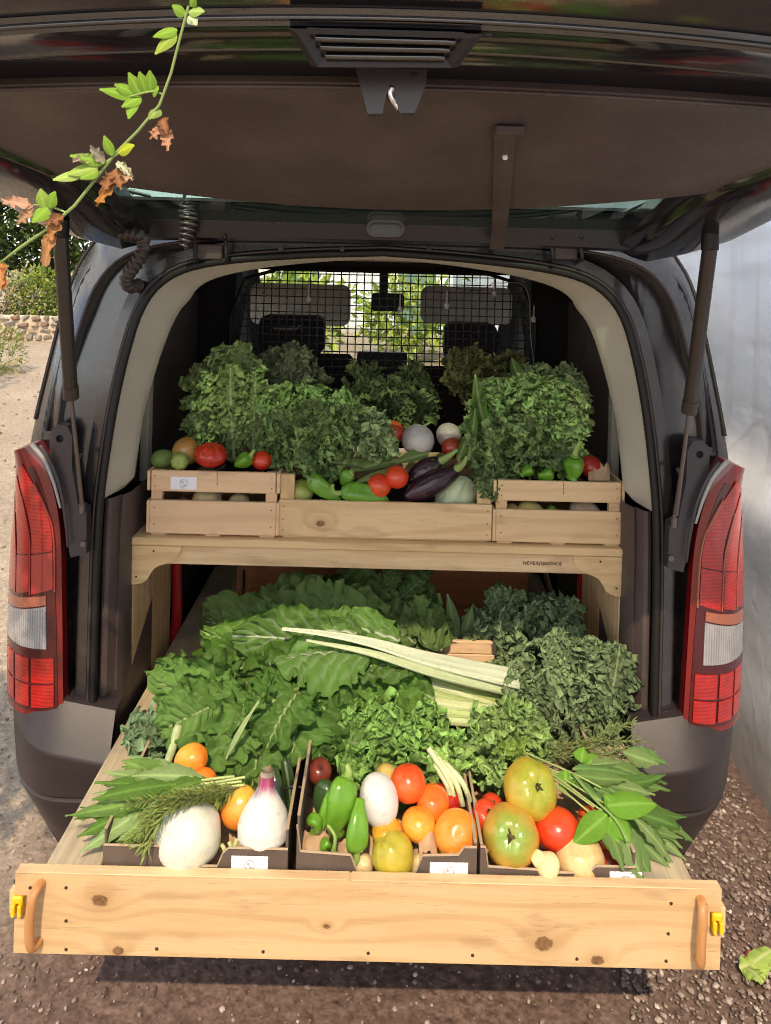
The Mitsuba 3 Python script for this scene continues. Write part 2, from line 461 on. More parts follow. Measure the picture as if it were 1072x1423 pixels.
SEAL = rail([(128, 1120), (133, 1000), (137, 850), (142, 720), (151, 640), (164, 560), (180, 490), (199, 432), (224, 396), (264, 373), (330, 361), (430, 354), (540, 351)],
            [1.86, 1.87, 1.88, 1.89, 1.90, 1.91, 1.92, 1.93, 1.94, 1.95, 1.955, 1.96, 1.96])
OUT = rail([(17, 972), (17, 940), (17, 850), (25, 750), (42, 640), (62, 545), (100, 402), (128, 345), (165, 312), (250, 300), (400, 300), (540, 300)],
           [1.93, 1.93, 1.93, 1.94, 1.96, 2.0, 2.06, 2.10, 2.12, 2.14, 2.15, 2.16])
OUT[:, 2] = np.minimum(OUT[:, 2], 1.87)
MID = rail([(100, 1040), (100, 1000), (97, 850), (95, 740), (84, 650), (88, 560), (120, 440), (146, 385), (185, 353), (260, 336), (400, 332), (540, 332)],
           [1.865, 1.865, 1.87, 1.875, 1.885, 1.90, 1.93, 1.94, 1.95, 1.96, 1.965, 1.97])
EDGE = rail([(30, 976), (30, 940), (30, 850), (38, 750), (55, 650), (70, 560), (106, 410), (134, 360), (172, 330), (252, 318), (400, 314), (540, 314)],
            [1.875, 1.875, 1.875, 1.885, 1.90, 1.93, 1.98, 2.0, 2.01, 2.02, 2.03, 2.03])

# body: from the outer side round the rear corner to the door aperture, with the drip channel beside the seal
CH0 = shift(SEAL, -0.030, 0.0)
side0 = OUT + [0, 0.35, 0]
body = loft([OUT, EDGE, MID * [1.012, 1, 1.0] + [0, 0.012, 0], MID])
obj('rear_frame', body, 'van_paint', van, smooth=40)
ch = loft([MID, MID + [0, 0.035, 0], shift(SEAL, 0.052, 0.04), shift(SEAL, 0.048, 0.004), shift(SEAL, 0.020, 0.0), shift(SEAL, 0.018, 0.03), shift(SEAL, 0.004, 0.03)])
for r_, w_, m_k, nm in ((MID + [0, -0.003, 0], 0.0045, 'rubber_edge', 'frame_bead'), (shift(EDGE, -0.012) + [0, -0.002, 0], 0.005, 'seam_dark', 'body_seam'), (shift(OUT, -0.004) + [0, -0.010, 0], 0.005, 'rubber', 'corner_seal')):
    keep = r_[:, 2] > 1.30
    for sgn in (-1, 1):
        kk = keep & (np.sign(r_[:, 0]) == sgn)
        obj(nm, tube(r_[kk], w_, 7), m_k, van, smooth=True)
obj('drip_channel', ch, 'van_paint', van, smooth=25)
# weather strip: a fat rubber bead with a lighter lip
obj('weather_strip', tube(SEAL + [0, -0.004, 0], 0.0105, 10), 'rubber', van, smooth=True)
obj('strip_lip', tube(shift(SEAL, 0.0135, -0.002), 0.005, 8), 'rubber_edge', van, smooth=True)

# sides, roof and nose, with window openings
ys = np.concatenate([[0], np.linspace(0.1, 3.0, 30), [3.3, 3.7, 4.0]])
n = len(OUT)


def shell(inset, y0, mat, name, win=True):
    k = 1 - inset
    V = []
    for j, y in enumerate(ys):
        r = OUT.copy()
        r[:, 0] *= k
        r[:, 2] = np.where(r[:, 2] > 1.0, 1.0 + (r[:, 2] - 1.0) * (1 - inset * 0.55), r[:, 2])
        r[:, 1] = OUT[:, 1] + (y if j else y0)
        drop = np.clip((y - 2.05) / 1.0, 0, 1)
        r[:, 2] = np.minimum(r[:, 2], 1.87 - 0.86 * drop - 0.15 * np.clip((y - 3.0) / 1.0, 0, 1) if y > 2.05 else 9)
        V.append(r)
    V = np.array(V)
    F = []
    for j in range(len(ys) - 1):
        for i in range(n - 1):
            z = V[j:j + 2, i:i + 2, 2].mean()
            x = abs(V[j:j + 2, i:i + 2, 0]).mean()
            y = (ys[j] + ys[j + 1]) / 2
            if win and (1.15 < y < 2.35) and 1.14 < z < 1.60 and x > 0.6:
                continue
            if win and 2.05 < y < 3.1 and x < 0.74 and z > 1.02:
                continue
            a, b, c, d = j * n + i, j * n + i + 1, (j + 1) * n + i + 1, (j + 1) * n + i
            F += [[a, b, c], [a, c, d]]
    obj(name, (V.reshape(-1, 3), np.array(F)), mat, van, smooth=35)
    return V


sk = shell(0.0, 0.0, 'van_paint', 'body_shell')
shell(0.085, 0.14, 'interior_dark', 'inner_shell')
# panes of the front doors and the windscreen
for s in (-1, 1):
    gy, gz_ = np.meshgrid(np.linspace(1.3, 2.65, 5), np.linspace(1.1, 1.64, 6), indexing='ij')
    X = s * np.interp(gz_, [1.1, 1.64], [0.895, 0.79])
    obj('side_window', (np.stack([X, gy, gz_], -1).reshape(-1, 3), quads(5, 6)), 'pane', van, smooth=True)
wx, wt = np.meshgrid(np.linspace(-0.74, 0.74, 9), np.linspace(0, 1, 5), indexing='ij')
obj('windscreen', (np.stack([wx, 2.42 + 0.85 * wt - 0.1 * wx ** 2, 1.80 - 0.78 * wt], -1).reshape(-1, 3), quads(9, 5)), 'pane', van, smooth=True)

# bumper: corner towers and the low middle under the drawer
plan_x = np.concatenate([np.linspace(-0.93, -0.63, 16)])


def bump_y(x):
    t = np.clip((np.abs(x) - 0.74) / 0.232, 0, 1)
    return -0.055 + 0.20 * t ** 2.6


for s in (-1, 1):
    rails = []
    for zz, yo, k in ((0.25, 0.10, 0.90), (0.27, 0.055, 0.912), (0.38, 0.018, 0.955), (0.430, 0.004, 0.978), (0.444, 0.0, 0.98), (0.450, 0.009, 0.98), (0.456, 0.0, 0.982), (0.585, -0.006, 0.99), (0.598, -0.004, 0.99), (0.69, 0.055, 1.0), (0.70, 0.12, 1.0)):
        xs = np.linspace(0.64, 0.972, 22)
        z = np.full(22, zz)
        if zz > 0.58:  # the lamp's lower edge rises outward
            z = z - 0.055 * (1 - (xs - 0.64) / 0.332)
        rails.append(np.stack([s * xs * k, bump_y(xs) + yo, z], 1))
    obj('bumper_corner', loft(rails), 'bumper_plastic', van, smooth=32)
xs = np.linspace(-0.66, 0.66, 30)
rails = [np.stack([xs, np.full(30, y), np.full(30, z)], 1) for y, z in ((0.06, 0.26), (-0.01, 0.28), (-0.05, 0.33), (-0.055, 0.38), (-0.03, 0.405), (0.06, 0.41))]
obj('bumper', loft(rails), 'bumper_plastic', van, smooth=40)
for s in (-1, 1):  # tow cover hole plugs and lashing studs
    for (u, v) in ((122, 968), (122, 1005)):
        q = at(u, v, 0.05)
        q[0] = s * abs(q[0])
        obj('striker_stud', tube([q + [0, 0.05, 0], q + [0, -0.012, 0]], 0.0065, 8), 'dark_metal', van, smooth=40)

# jambs inside the aperture: ribbed plastic posts down both sides, and the beige pillar linings
JIN = shift(SEAL, -0.07, 0.17)
m_ = (SEAL[:, 2] < 1.16)
for s in (-1, 1):
    k = m_ & (np.sign(SEAL[:, 0]) == s)
    a = SEAL[k]
    ribs = [shift(SEAL, g_, y_)[k] for g_, y_ in ((-0.006, 0.02), (-0.016, 0.014), (-0.024, 0.022), (-0.034, 0.055), (-0.040, 0.048), (-0.050, 0.085), (-0.052, 0.30), (-0.02, 0.45))]
    obj('sill_jamb', loft(ribs), 'trim_plastic', van, smooth=25)
    # beige lining
    k = (SEAL[:, 2] > 1.13) & (np.sign(SEAL[:, 0]) == s) | ((SEAL[:, 2] > 1.6) & (SEAL[:, 0] * s >= -1e-6))
    zz = SEAL[k][:, 2]
    w = np.interp(zz, [1.13, 1.17, 1.35, 1.60, 1.70, 1.752, 1.79], [0.006, 0.040, 0.042, 0.062, 0.066, 0.034, 0.012])
    base = shift(SEAL, -0.003, 0.006)[k]
    t_ = np.gradient(SEAL, axis=0)
    nrm = np.stack([-t_[:, 2], t_[:, 0] * 0, t_[:, 0]], 1)
    nrm = (nrm / (np.linalg.norm(nrm, axis=1, keepdims=True) + 1e-12))[k]
    rr = [base, base + [0, 0.015, 0] - nrm * (w * 0.15)[:, None], base + [0, 0.08, 0] - nrm * w[:, None] * 0.85, base + [0, 0.105, 0] - nrm * w[:, None], base + [0, 0.13, 0] - nrm * w[:, None] * 0.9, base + [0, 0.2, 0] - nrm * (w * 0.1)[:, None]]
    obj('pillar_lining', loft(rr), 'beige_trim', van, smooth=40)

# load bay: floor, headliner, side panels, B posts
obj('load_floor', cbox(-0.84, 0.84, 0.02, 2.9, 0.385, 0.405), 'interior_dark', van)
obj('headliner', cbox(-0.66, 0.66, 0.30, 2.2, 1.775, 1.79), 'headliner', van)
for s in (-1, 1):
    for (a, b, z0, z1, mt, nm) in ((0.40, 0.98, 1.08, 1.66, 'interior_trim', 'side_panel'), (0.28, 1.0, 0.41, 1.08, 'interior_dark', 'wheel_box')):
        x0, x1 = (0.715, 0.86) if nm == 'side_panel' else (0.70, 0.86)
        q = [[s * x0, a, z0], [s * x0 * 0.985, b, z0], [s * x0 * 0.985, b, z1 - 0.02], [s * x0 * 0.93, a, z1]]
        q2 = [[s * x1, y, z] for _, y, z in q]
        h = trimesh.convex.convex_hull(np.array(q + q2))
        obj(nm, (np.array(h.vertices), np.array(h.faces)), mt, van)
    post = np.array([[s * 0.62, 1.06, 0.41], [s * 0.86, 1.06, 0.41], [s * 0.62, 1.06, 1.35], [s * 0.575, 1.06, 1.76], [s * 0.80, 1.06, 1.76]])
    h = trimesh.convex.convex_hull(np.vstack([post, post + [0, 0.14, 0]]))
    obj('door_post', (np.array(h.vertices), np.array(h.faces)), 'interior_dark', van)
    obj('grab_strip', cbox(s * 0.70 - 0.012, s * 0.70 + 0.012, 0.36, 0.40, 1.10, 1.66), 'beige_trim', van)
    obj('lashing_eye', cbox(s * 0.70 - 0.012, s * 0.70 + 0.012, 0.255, 0.275, 1.13, 1.16), 'dark_metal', van)
obj('roof_beam', cbox(-0.62, 0.62, 1.04, 1.09, 1.735, 1.775), 'interior_dark', van)

# wire barrier behind the seats
bar = obj('cargo_barrier', tube(np.array([[-0.585, 1.0, 1.28], [-0.585, 1.0, 1.55], [-0.53, 1.0, 1.70], [-0.40, 1.0, 1.738], [0.40, 1.0, 1.738], [0.53, 1.0, 1.70], [0.585, 1.0, 1.55], [0.585, 1.0, 1.28]]), 0.008, 6), 'black_steel', van)
for k in range(40):
    x = -0.575 + k * 1.15 / 39
    zt = np.interp(abs(x), [0, 0.40, 0.53, 0.585], [1.736, 1.736, 1.70, 1.55])
    obj('wire', cbox(x - 0.0021, x + 0.0021, 0.998, 1.002, 1.16, zt, 0.0005), 'black_steel', bar)
for k in range(19):
    z = 1.19 + k * 0.0296
    xe = np.interp(z, [1.55, 1.70, 1.738], [0.585, 0.53, 0.40])
    obj('wire', cbox(-xe, xe, 1.0025, 1.0065, z - 0.0021, z + 0.0021, 0.0005), 'black_steel', bar)

# cab: seats, visors, mirror, dashboard, wheel
for (u0, u1, v0, v1, hook) in ((363, 455, 440, 492, True), (622, 696, 450, 505, False)):
    a, b = at(u0, v1, 1.45), at(u1, v0, 1.45)
    w, h_ = b[0] - a[0], b[2] - a[2]
    cx = (a[0] + b[0]) / 2
    seat = obj('front_seat', cbox(cx - 0.25, cx + 0.25, 1.50, 1.64, 0.60, a[2] - 0.03, 0.05), 'seat_cloth', van, smooth=50)
    hr = sg.box(a[0], a[2], b[0], b[2]).buffer(-0.04).buffer(0.04, quad_segs=6)
    obj('headrest', prism(hr, 1.45, 1.55), 'seat_cloth', seat)
    for o in (-0.06, 0.06):
        obj('headrest_post', tube([[cx + o, 1.52, a[2] - 0.08], [cx + o, 1.52, a[2] + 0.02]], 0.007, 8), 'chrome', seat)
    if hook:
        obj('seat_back_hook', tube(spline([at(385, 455, 1.44), at(390, 457, 1.435), at(415, 457, 1.435), at(421, 452, 1.44)], 12), 0.005, 6), 'beige_trim', seat)
        obj('shoulder_bolster', cbox(cx - 0.33, cx + 0.30, 1.52, 1.62, 0.9, a[2] - 0.005, 0.05), 'seat_cloth', seat, smooth=50)
for s, (u0, u1, v0, v1) in ((-1, (352, 492, 396, 450)), (1, (588, 716, 400, 449))):
    a, b = at(u0, v1, 2.35), at(u1, v0, 2.35)
    vz = sg.box(a[0], a[2], b[0], b[2]).buffer(-0.05).buffer(0.05, quad_segs=6)
    obj('sun_visor', prism(vz, 2.34, 2.365), 'visor_cloth', van)
a, b = at(520, 432, 2.3), at(566, 408, 2.3)
mir = obj('mirror', prism(sg.box(a[0], a[2], b[0], b[2]).buffer(-0.02).buffer(0.02), 2.29, 2.33), 'black_steel', van)
obj('mirror_stalk', cbox(-0.02, 0.02, 2.33, 2.38, b[2] - 0.03, 1.79), 'black_steel', mir)
dash = obj('dashboard', cbox(-0.80, 0.80, 2.45, 3.15, 0.70, 1.03, 0.06), 'interior_dark', van, smooth=50)
a, b = at(500, 520, 2.42), at(570, 490, 2.42)
obj('screen', prism(sg.box(a[0], a[2] - 0.05, b[0], b[2]).buffer(-0.01).buffer(0.01), 2.40, 2.45), 'black_steel', dash)
c = at(440, 528, 2.2)
g_ = np.linspace(0, 2 * math.pi, 41)
ring = np.stack([c[0] + 0.18 * np.cos(g_), 2.2 + 0.07 * np.sin(g_), c[2] - 0.10 + 0.165 * np.sin(g_)], 1)
obj('steering_wheel', tube(ring, 0.014, 8, False), 'black_steel', van, smooth=True)
obj('wheel_rim_trim', tube(spline([at(412, 516, 2.17), at(418, 503, 2.17), at(438, 500, 2.17), at(458, 506, 2.17), at(474, 519, 2.17), at(482, 516, 2.17)], 30), 0.009, 8), 'bulb_white', van, smooth=True)

# wheels
for x, y in ((-0.84, 0.95), (0.84, 0.95), (-0.84, 3.4), (0.84, 3.4)):
    ang = np.linspace(0, 2 * math.pi, 40)
    prof = [(0.20, -0.09), (0.30, -0.10), (0.325, -0.07), (0.33, 0), (0.325, 0.07), (0.30, 0.10), (0.20, 0.09)]
    V = np.array([[[x + w_, y + r_ * math.cos(t), 0.33 + r_ * math.sin(t)] for t in ang[:-1]] for r_, w_ in prof])
    wk = obj('wheel', (V.reshape(-1, 3), quads(7, 39, True)), 'tyre', van, smooth=35)
    obj('rim', tube([[x - 0.07, y, 0.33], [x + 0.07, y, 0.33]], 0.205, 24), 'dark_metal', wk)
    obj('arch_liner', tube([[x - 0.1 * np.sign(x) - 0.05, y, 0.36], [x - 0.1 * np.sign(x), y, 0.36]], 0.39, 20), 'seam_dark', wk)

# tail lamps
LO = [(42, 620), (33, 662), (26, 710), (20, 760), (17, 820), (15, 880), (15, 957)]
LI = [(47, 619), (66, 648), (80, 690), (88, 745), (90, 820), (91, 900), (92, 990)]


def lamp(s):
    o = spline([at(u, v, 0.16) for u, v in LO], 30)
    i_ = spline([at(u, v, -0.002) for u, v in LI], 30)
    for q in (o, i_):
        q[:, 0] = -np.abs(q[:, 0])

    def surf(a, b, lift=0.0):
        """a: 0 outer to 1 inner edge; b: 0 top to 1 bottom."""
        a, b = np.asarray(a, float), np.asarray(b, float)
        k = np.clip(b, 0, 1) * 29
        j = np.minimum(k.astype(int), 28)
        t = (k - j)[..., None]
        O, I = o[j] * (1 - t) + o[j + 1] * t, i_[j] * (1 - t) + i_[j + 1] * t
        P = O * (1 - a[..., None]) + I * a[..., None]
        w = (O - I)[..., 0]
        bul = np.sin(math.pi * np.clip(a, 0, 1)) ** 0.8
        P[..., 1] -= bul * 0.055 + lift * 0.9 * (0.4 + a)
        P[..., 0] -= bul * 0.012 + lift * 0.4 * (1 - a)
        if s > 0:
            P = P * [-1, 1, 1]
        return P

    A, B = np.meshgrid(np.linspace(0, 1, 14), np.linspace(0, 1, 30), indexing='ij')
    P = surf(A, B)
    body_ = loft(P)
    rim = np.vstack([P[:, 0], P[-1], P[::-1, -1], P[0, ::-1]])
    skirt = loft([rim, rim + [0, 0.09, 0]])
    k = obj('tail_lamp', cat(body_, skirt), 'lamp_shell', van, smooth=40, label='red rear lamp left of the opening' if s < 0 else 'red rear lamp right of the opening')

    def patch(name, mat, pts, lift=0.003, nn=8):
        """pts: four corners (a, b) in order; or two polylines of equal length (left, right)."""
        L_, R_ = pts
        L_, R_ = spline(L_, 16) if len(L_) > 2 else resample(L_, 16), spline(R_, 16) if len(R_) > 2 else resample(R_, 16)
        t = np.linspace(0, 1, nn)[:, None, None]
        G = L_[None] * (1 - t) + R_[None] * t
        Pp = surf(G[..., 0], G[..., 1], lift)
        base = surf(G[..., 0], G[..., 1], -0.002)
        ring_ = np.vstack([Pp[:, 0], Pp[-1], Pp[::-1, -1], Pp[0, ::-1]])
        ring0 = np.vstack([base[:, 0], base[-1], base[::-1, -1], base[0, ::-1]])
        obj(name, cat(loft(Pp), loft([ring_, ring0])), mat, k, smooth=30)

    patch('lamp_backing', 'lamp_dark', ([(0.16, 0.08), (0.16, 0.3), (0.16, 0.6), (0.17, 0.97)], [(0.88, 0.08), (0.93, 0.3), (0.95, 0.6), (0.96, 0.985)]), 0.0016, 10)
    patch('reversing_lens', 'lamp_white', ([(0.2, 0.615), (0.2, 0.73)], [(0.86, 0.60), (0.86, 0.755)]), 0.0045)
    patch('amber_lens', 'lamp_amber', ([(0.2, 0.565), (0.2, 0.608)], [(0.86, 0.56), (0.86, 0.593)]), 0.0045)
    for a0, a1, x in ((0.20, 0.405, 0.0), (0.44, 0.655, 0.006), (0.69, 0.93, 0.012)):
        patch('brake_lens', 'lamp_bright', ([(a0, 0.775 + x), (a0, 0.865 + x)], [(a1, 0.78 + x), (a1, 0.87 + x)]), 0.004, 5)
        patch('reflector_lens', 'lamp_bright', ([(a0, 0.874 + x), (a0, 0.955 + x)], [(a1, 0.879 + x), (a1, 0.957 + x)]), 0.0045, 5)
    for a0, a1, b0, lean in ((0.20, 0.405, 0.31, 0.20), (0.44, 0.655, 0.24, 0.22), (0.69, 0.93, 0.20, 0.26)):
        patch('claw_lens', 'lamp_bright', ([(a0 - lean * 0.75, b0 - 0.12), (a0 - lean * 0.25, b0 + 0.02), (a0, b0 + 0.12), (a0, 0.40)], [(a1 - lean * 0.9, b0 - 0.14), (a1 - lean * 0.25, b0), (a1, b0 + 0.12), (a1, 0.40)]), 0.004, 6)
        patch('claw_lens', 'lamp_pink' if s < 0 else 'lamp_bright', ([(a0, 0.405), (a0, 0.55)], [(a1, 0.405), (a1, 0.54)]), 0.004, 6)
        for a_ in (a1 + 0.012,):
            patch('claw_rib', 'lamp_amber' if s > 0 else 'lamp_pink', ([(a_ - lean * 0.5, b0 - 0.06), (a_ - lean * 0.15, b0 + 0.05), (a_, b0 + 0.13), (a_, 0.55)], [(a_ + 0.014 - lean * 0.5, b0 - 0.06), (a_ + 0.014 - lean * 0.15, b0 + 0.05), (a_ + 0.014, b0 + 0.13), (a_ + 0.014, 0.55)]), 0.006, 4)
    # clear strip along the inner upper edge, and the dark bracket plate with its hole
    strip = spline([at(u, v, -0.018) for u, v in ((48, 617), (66, 640), (79, 672), (88, 706))], 20)
    strip[:, 0] = s * np.abs(strip[:, 0])
    obj('clear_strip', tube(strip, np.linspace(0.0065, 0.003, 20), 8), 'lamp_clear', k, smooth=True)
    strip2 = spline([at(u, v, -0.016) for u, v in ((60, 619), (74, 642), (87, 676), (95, 720), (98, 760))], 20)
    strip2[:, 0] = s * np.abs(strip2[:, 0])
    obj('clear_strip', tube(strip2, np.linspace(0.006, 0.003, 20), 8), 'grey_plastic', k, smooth=True)
    pl = np.array([at(u, v, 0.0)[[0, 2]] for u, v in ((74, 600), (84, 590), (97, 592), (104, 606), (104, 650), (112, 700), (124, 708), (124, 770), (102, 775), (95, 740), (88, 690), (72, 640))])
    pl[:, 0] = s * np.abs(pl[:, 0])
    hp = at(87, 610, 0.0)
    pg = sg.Polygon(pl).difference(sg.Point(s * abs(hp[0]), hp[2]).buffer(0.0095))
    obj('lamp_bracket', prism(pg, 0.0, 0.03), 'grey_plastic', van)
    obj('bracket_hole', tube([[s * abs(hp[0]), 0.031, hp[2]], [s * abs(hp[0]), 0.012, hp[2]]], 0.0094, 14), 'seam_dark', van)
    q = at(121, 755, 0.0)
    q[0] = s * abs(q[0])
    obj('bracket_screw', tube([q + [0, 0.0, 0], q + [0, -0.008, 0]], 0.0075, 10), 'dark_metal', van, smooth=40)
    q1, q2 = at(112, 640, -0.005), at(118, 700, -0.005)
    for q in (q1, q2):
        q[0] = s * abs(q[0])
    obj('strut_mount', cat(tube([q2 + [0, 0, 0.002], q2 + [0, 0, -0.022]], 0.0085, 10), tube([q1 + [0.0, 0.02, 0.01], q1 + [0, 0.0, 0.0], q2], 0.005, 8)), 'dark_metal', van, smooth=40)


lamp(-1)
lamp(1)

# ------------------------------------------------------------------ tailgate (raised, seen from below)
gate = obj('tailgate', (np.zeros((3, 3)) + [[0, 0.1, 2.2], [0.001, 0.1, 2.2], [0, 0.101, 2.2]], np.array([[0, 1, 2]])), 'seam_dark', van)
del scene[gate]
GX = np.linspace(-0.82, 0.82, 61)


def grail(v, d, sag, dz=0.0, lim=1.35, half=0.82):
    X = GX * half / 0.82
    r_ = np.clip((X * FPX / d) / 536.0, -lim, lim)
    vv = v + sag * r_ ** 2
    return np.stack([X, np.full(61, d + CAM[1]), CAM[2] - (vv - PPY) * d / FPX + dz], 1)


def wr(d, half, bow=0.0):
    """A contour on the gate's inclined plane at distance d, drawn towards the camera at the sides by bow."""
    X = GX * half / 0.82
    dd = d - bow * (X / half) ** 2
    return np.stack([X, dd + CAM[1], 1.80 + 0.235 * (1.95 - dd)], 1)


E = [grail(-60, 0.83, 30), grail(-20, 0.865, 28), grail(12, 0.90, 26), grail(20, 0.905, 26, -0.004), grail(26, 0.912, 25, -0.010), grail(40, 0.94, 25, -0.008), grail(56, 0.965, 24, -0.012), grail(61, 0.972, 23, -0.006), grail(66, 0.985, 22, 0.012)]
D2 = [grail(66, 0.985, 22, 0.012), grail(80, 1.01, 18, 0.016), grail(100, 1.05, 16, 0.012), grail(112, 1.075, 15, 0.004)]
gate = obj('tailgate', loft(E), 'gate_gloss', van, smooth=32, label='raised tailgate seen from below')
obj('inner_panel', loft(D2), 'gate_gloss', gate, smooth=40)
TR = [grail(112, 1.075, 15, 0.006), grail(112, 1.065, 15, -0.004), grail(115, 1.07, 15, -0.0065), grail(124, 1.085, 15, -0.004)] + [wr(d, 0.82, b) + [0, 0, z] for d, b, z in ((1.16, 0.0, 0.016), (1.26, 0.02, 0.004), (1.36, 0.07, -0.004), (1.47, 0.14, -0.007), (1.575, 0.235, -0.008), (1.60, 0.255, -0.006), (1.605, 0.26, 0.03))]
obj('trim_panel', loft(TR), 'trim_plastic', gate, smooth=40)
# frame round the rear window: hinge rail, arms, outer skin
hz0, hz1 = at(538, 338, 0.10)[2], at(538, 282, 0.03)[2]
HW = 0.60
hx = np.linspace(-0.74, 0.74, 41)
hr_ = [np.stack([hx, 0.115 + 0 * hx, hz0 + 0.012 - 0.02 * hx ** 2], 1), np.stack([hx, 0.095 + 0 * hx, hz0 - 0.02 * hx ** 2], 1), np.stack([hx, 0.05 + 0 * hx, hz0 + 0.006 - 0.02 * hx ** 2], 1), np.stack([hx, 0.035 + 0 * hx, hz0 + 0.045 + 0 * hx], 1),
       np.stack([hx, 0.020 + 0 * hx, hz1 - 0.012 + 0 * hx], 1), np.stack([hx, 0.005 + 0 * hx, hz1 - 0.008 + 0 * hx], 1), np.stack([hx, 0.01 + 0 * hx, hz1 + 0 * hx], 1), np.stack([hx, 0.1 + 0 * hx, hz1 - 0.01 + 0 * hx], 1)]
obj('hinge_rail', loft(hr_), 'hinge_black', gate, smooth=30)
q = at(540, 318, 0.034)
go = sg.LineString([(q[0] - 0.026, q[2]), (q[0] + 0.026, q[2])])
gk = obj('rail_grommet', prism(go.buffer(0.0215).difference(go.buffer(0.015)), q[1] - 0.014, q[1] + 0.01), 'rubber_edge', gate)
obj('grommet_lens', prism(go.buffer(0.0148), q[1] - 0.009, q[1] + 0.01), 'grey_plastic', gk)
for s in (-1, 1):
    # window arms, traced from the outer hinge corner out to the trim panel
    arms = []
    for (x0, x1, d, up, dn) in ((0.60, 0.735, 1.95, 0.03, -0.004), (0.60, 0.80, 1.85, 0.045, -0.012), (0.585, 0.835, 1.70, 0.05, -0.020), (0.575, 0.845, 1.55, 0.05, -0.020), (0.60, 0.84, 1.40, 0.05, -0.02), (0.66, 0.83, 1.28, 0.05, -0.012)):
        zb = 1.80 + 0.235 * (1.95 - d)
        xm = (x0 + x1) / 2
        arms.append([[s * x0, d + CAM[1], zb + up], [s * x0, d + CAM[1], zb + 0.012], [s * (x0 + 0.03), d + CAM[1], zb + 0.004], [s * (x0 + 0.045), d + CAM[1], zb + dn], [s * (xm + 0.02), d + CAM[1], zb + dn - 0.012], [s * (x1 - 0.045), d + CAM[1], zb + dn - 0.006], [s * (x1 - 0.035), d + CAM[1], zb + 0.01], [s * x1, d + CAM[1], zb + 0.014], [s * (x1 + 0.006), d + CAM[1], zb + up]])
    obj('window_arm', loft(arms), 'gate_gloss', gate, smooth=28)
    # slim light pipes beside the glass
    a_, b_ = (at(168, 262, -0.18), at(212, 272, -0.04)) if s < 0 else (at(942, 262, -0.2), at(868, 297, 0.0))
    obj('washer_pipe', tube([a_, b_], 0.0045, 8), 'chrome', gate, smooth=True)
gl = [wr(1.93, 0.62) + [0, 0, 0.045], wr(1.7, 0.61) + [0, 0, 0.045], wr(1.5, 0.60, 0.05) + [0, 0, 0.05], wr(1.40, 0.63, 0.10) + [0, 0, 0.05]]
obj('rear_window', loft(gl), 'tinted_pane', gate, smooth=True)
sk_ = [wr(1.45, 0.84, 0.15) + [0, 0, 0.058], wr(1.2, 0.85) + [0, 0, 0.065], wr(1.0, 0.85) + [0, 0, 0.065], grail(-60, 0.83, 30, 0.03), grail(-60, 0.83, 30, 0.0)]
obj('outer_skin', loft(sk_), 'van_paint', gate, smooth=40)
for s in (-1, 1):
    i = 0 if s < 0 else -1
    up_ = np.array([r[i] for r in sk_[:4]])
    lo_ = np.array([TR[8][i], TR[4][i], E[8][i], E[0][i]])
    obj('gate_side', loft([up_, lo_]), 'van_paint', gate)

for r_, w_ in ((E[3], 0.0035), (E[7], 0.0045), (TR[2], 0.003)):
    obj('panel_fold', tube(r_ + [0, -0.001, -0.0015], w_, 6, False), 'gate_gloss' if w_ > 0.003 else 'trim_plastic', gate, smooth=True)
# number-plate grip and latch
a_, b_, c_, e_ = at(404, 46, -0.952), at(676, 54, -0.952), at(642, 92, -0.915), at(436, 91, -0.915)
tub = [a_ + [0, 0, 0.006], b_ + [0, 0, 0.006], c_ + [0, 0, 0.0], e_ + [0, 0, 0.0]]
ctr = sum(tub) / 4
inner = [ctr + (p - ctr) * 0.90 + [0, 0, -0.004] for p in tub]
deep = [ctr + (p - ctr) * 0.80 + [0, 0, 0.006] for p in tub]
outer = [p + [0, 0.03, 0.006] for p in tub]
V = np.array(outer + tub + inner + deep)
F = []
for lvl in range(3):
    for k in range(4):
        p, q = lvl * 4 + k, lvl * 4 + (k + 1) % 4
        F += [[p, q, q + 4], [p, q + 4, p + 4]]
F += [[12, 13, 14], [12, 14, 15]]
grip = obj('grip_housing', (V, np.array(F)), 'hinge_black', gate)
for t in (0.2, 0.5, 0.8):
    l, r = deep[0] * (1 - t) + deep[3] * t, deep[1] * (1 - t) + deep[2] * t
    l, r = l + (r - l) * 0.03, r - (r - l) * 0.03
    obj('grip_rib', tube(resample(np.array([l, r]), 12) + [0, 0, -0.006], 0.0042, 8), 'gate_gloss', grip, smooth=True)
L0 = -0.905 + 0.045
lp = [at(u, v, L0) for u, v in ((500, 95), (597, 97), (595, 118), (580, 156), (560, 156), (553, 128), (541, 128), (535, 157), (516, 157), (506, 118))]
pg = sg.Polygon([(p[0], p[2]) for p in lp]).buffer(0.002).buffer(-0.001)
lk = obj('latch', prism(pg, L0, L0 + 0.018), 'grey_plastic', gate)
q = at(547, 130, L0 + 0.004)
obj('latch_hook', tube(spline([q + [0.002, 0, 0.010], q + [0.0, 0, 0.002], q + [0.004, 0, -0.010], q + [0.012, 0, -0.020]], 12), [0.0055] * 8 + [0.004] * 4, 8), 'chrome', lk, smooth=True)
q = at(580, 103, L0 - 0.001)
obj('latch_slot', cbox(q[0] - 0.005, q[0] + 0.005, q[1] - 0.001, q[1] + 0.002, q[2] - 0.002, q[2] + 0.002, 0.0005), 'seam_dark', lk)
for u, v in ((395, 34), (478, 34), (552, 36), (605, 36), (682, 44)):
    q = at(u, v, -0.922)
    obj('clip', tube([q + [0, 0, 0.004], q + [0, 0, -0.006]], [0.009, 0.006], 8), 'grey_plastic', gate, smooth=35)
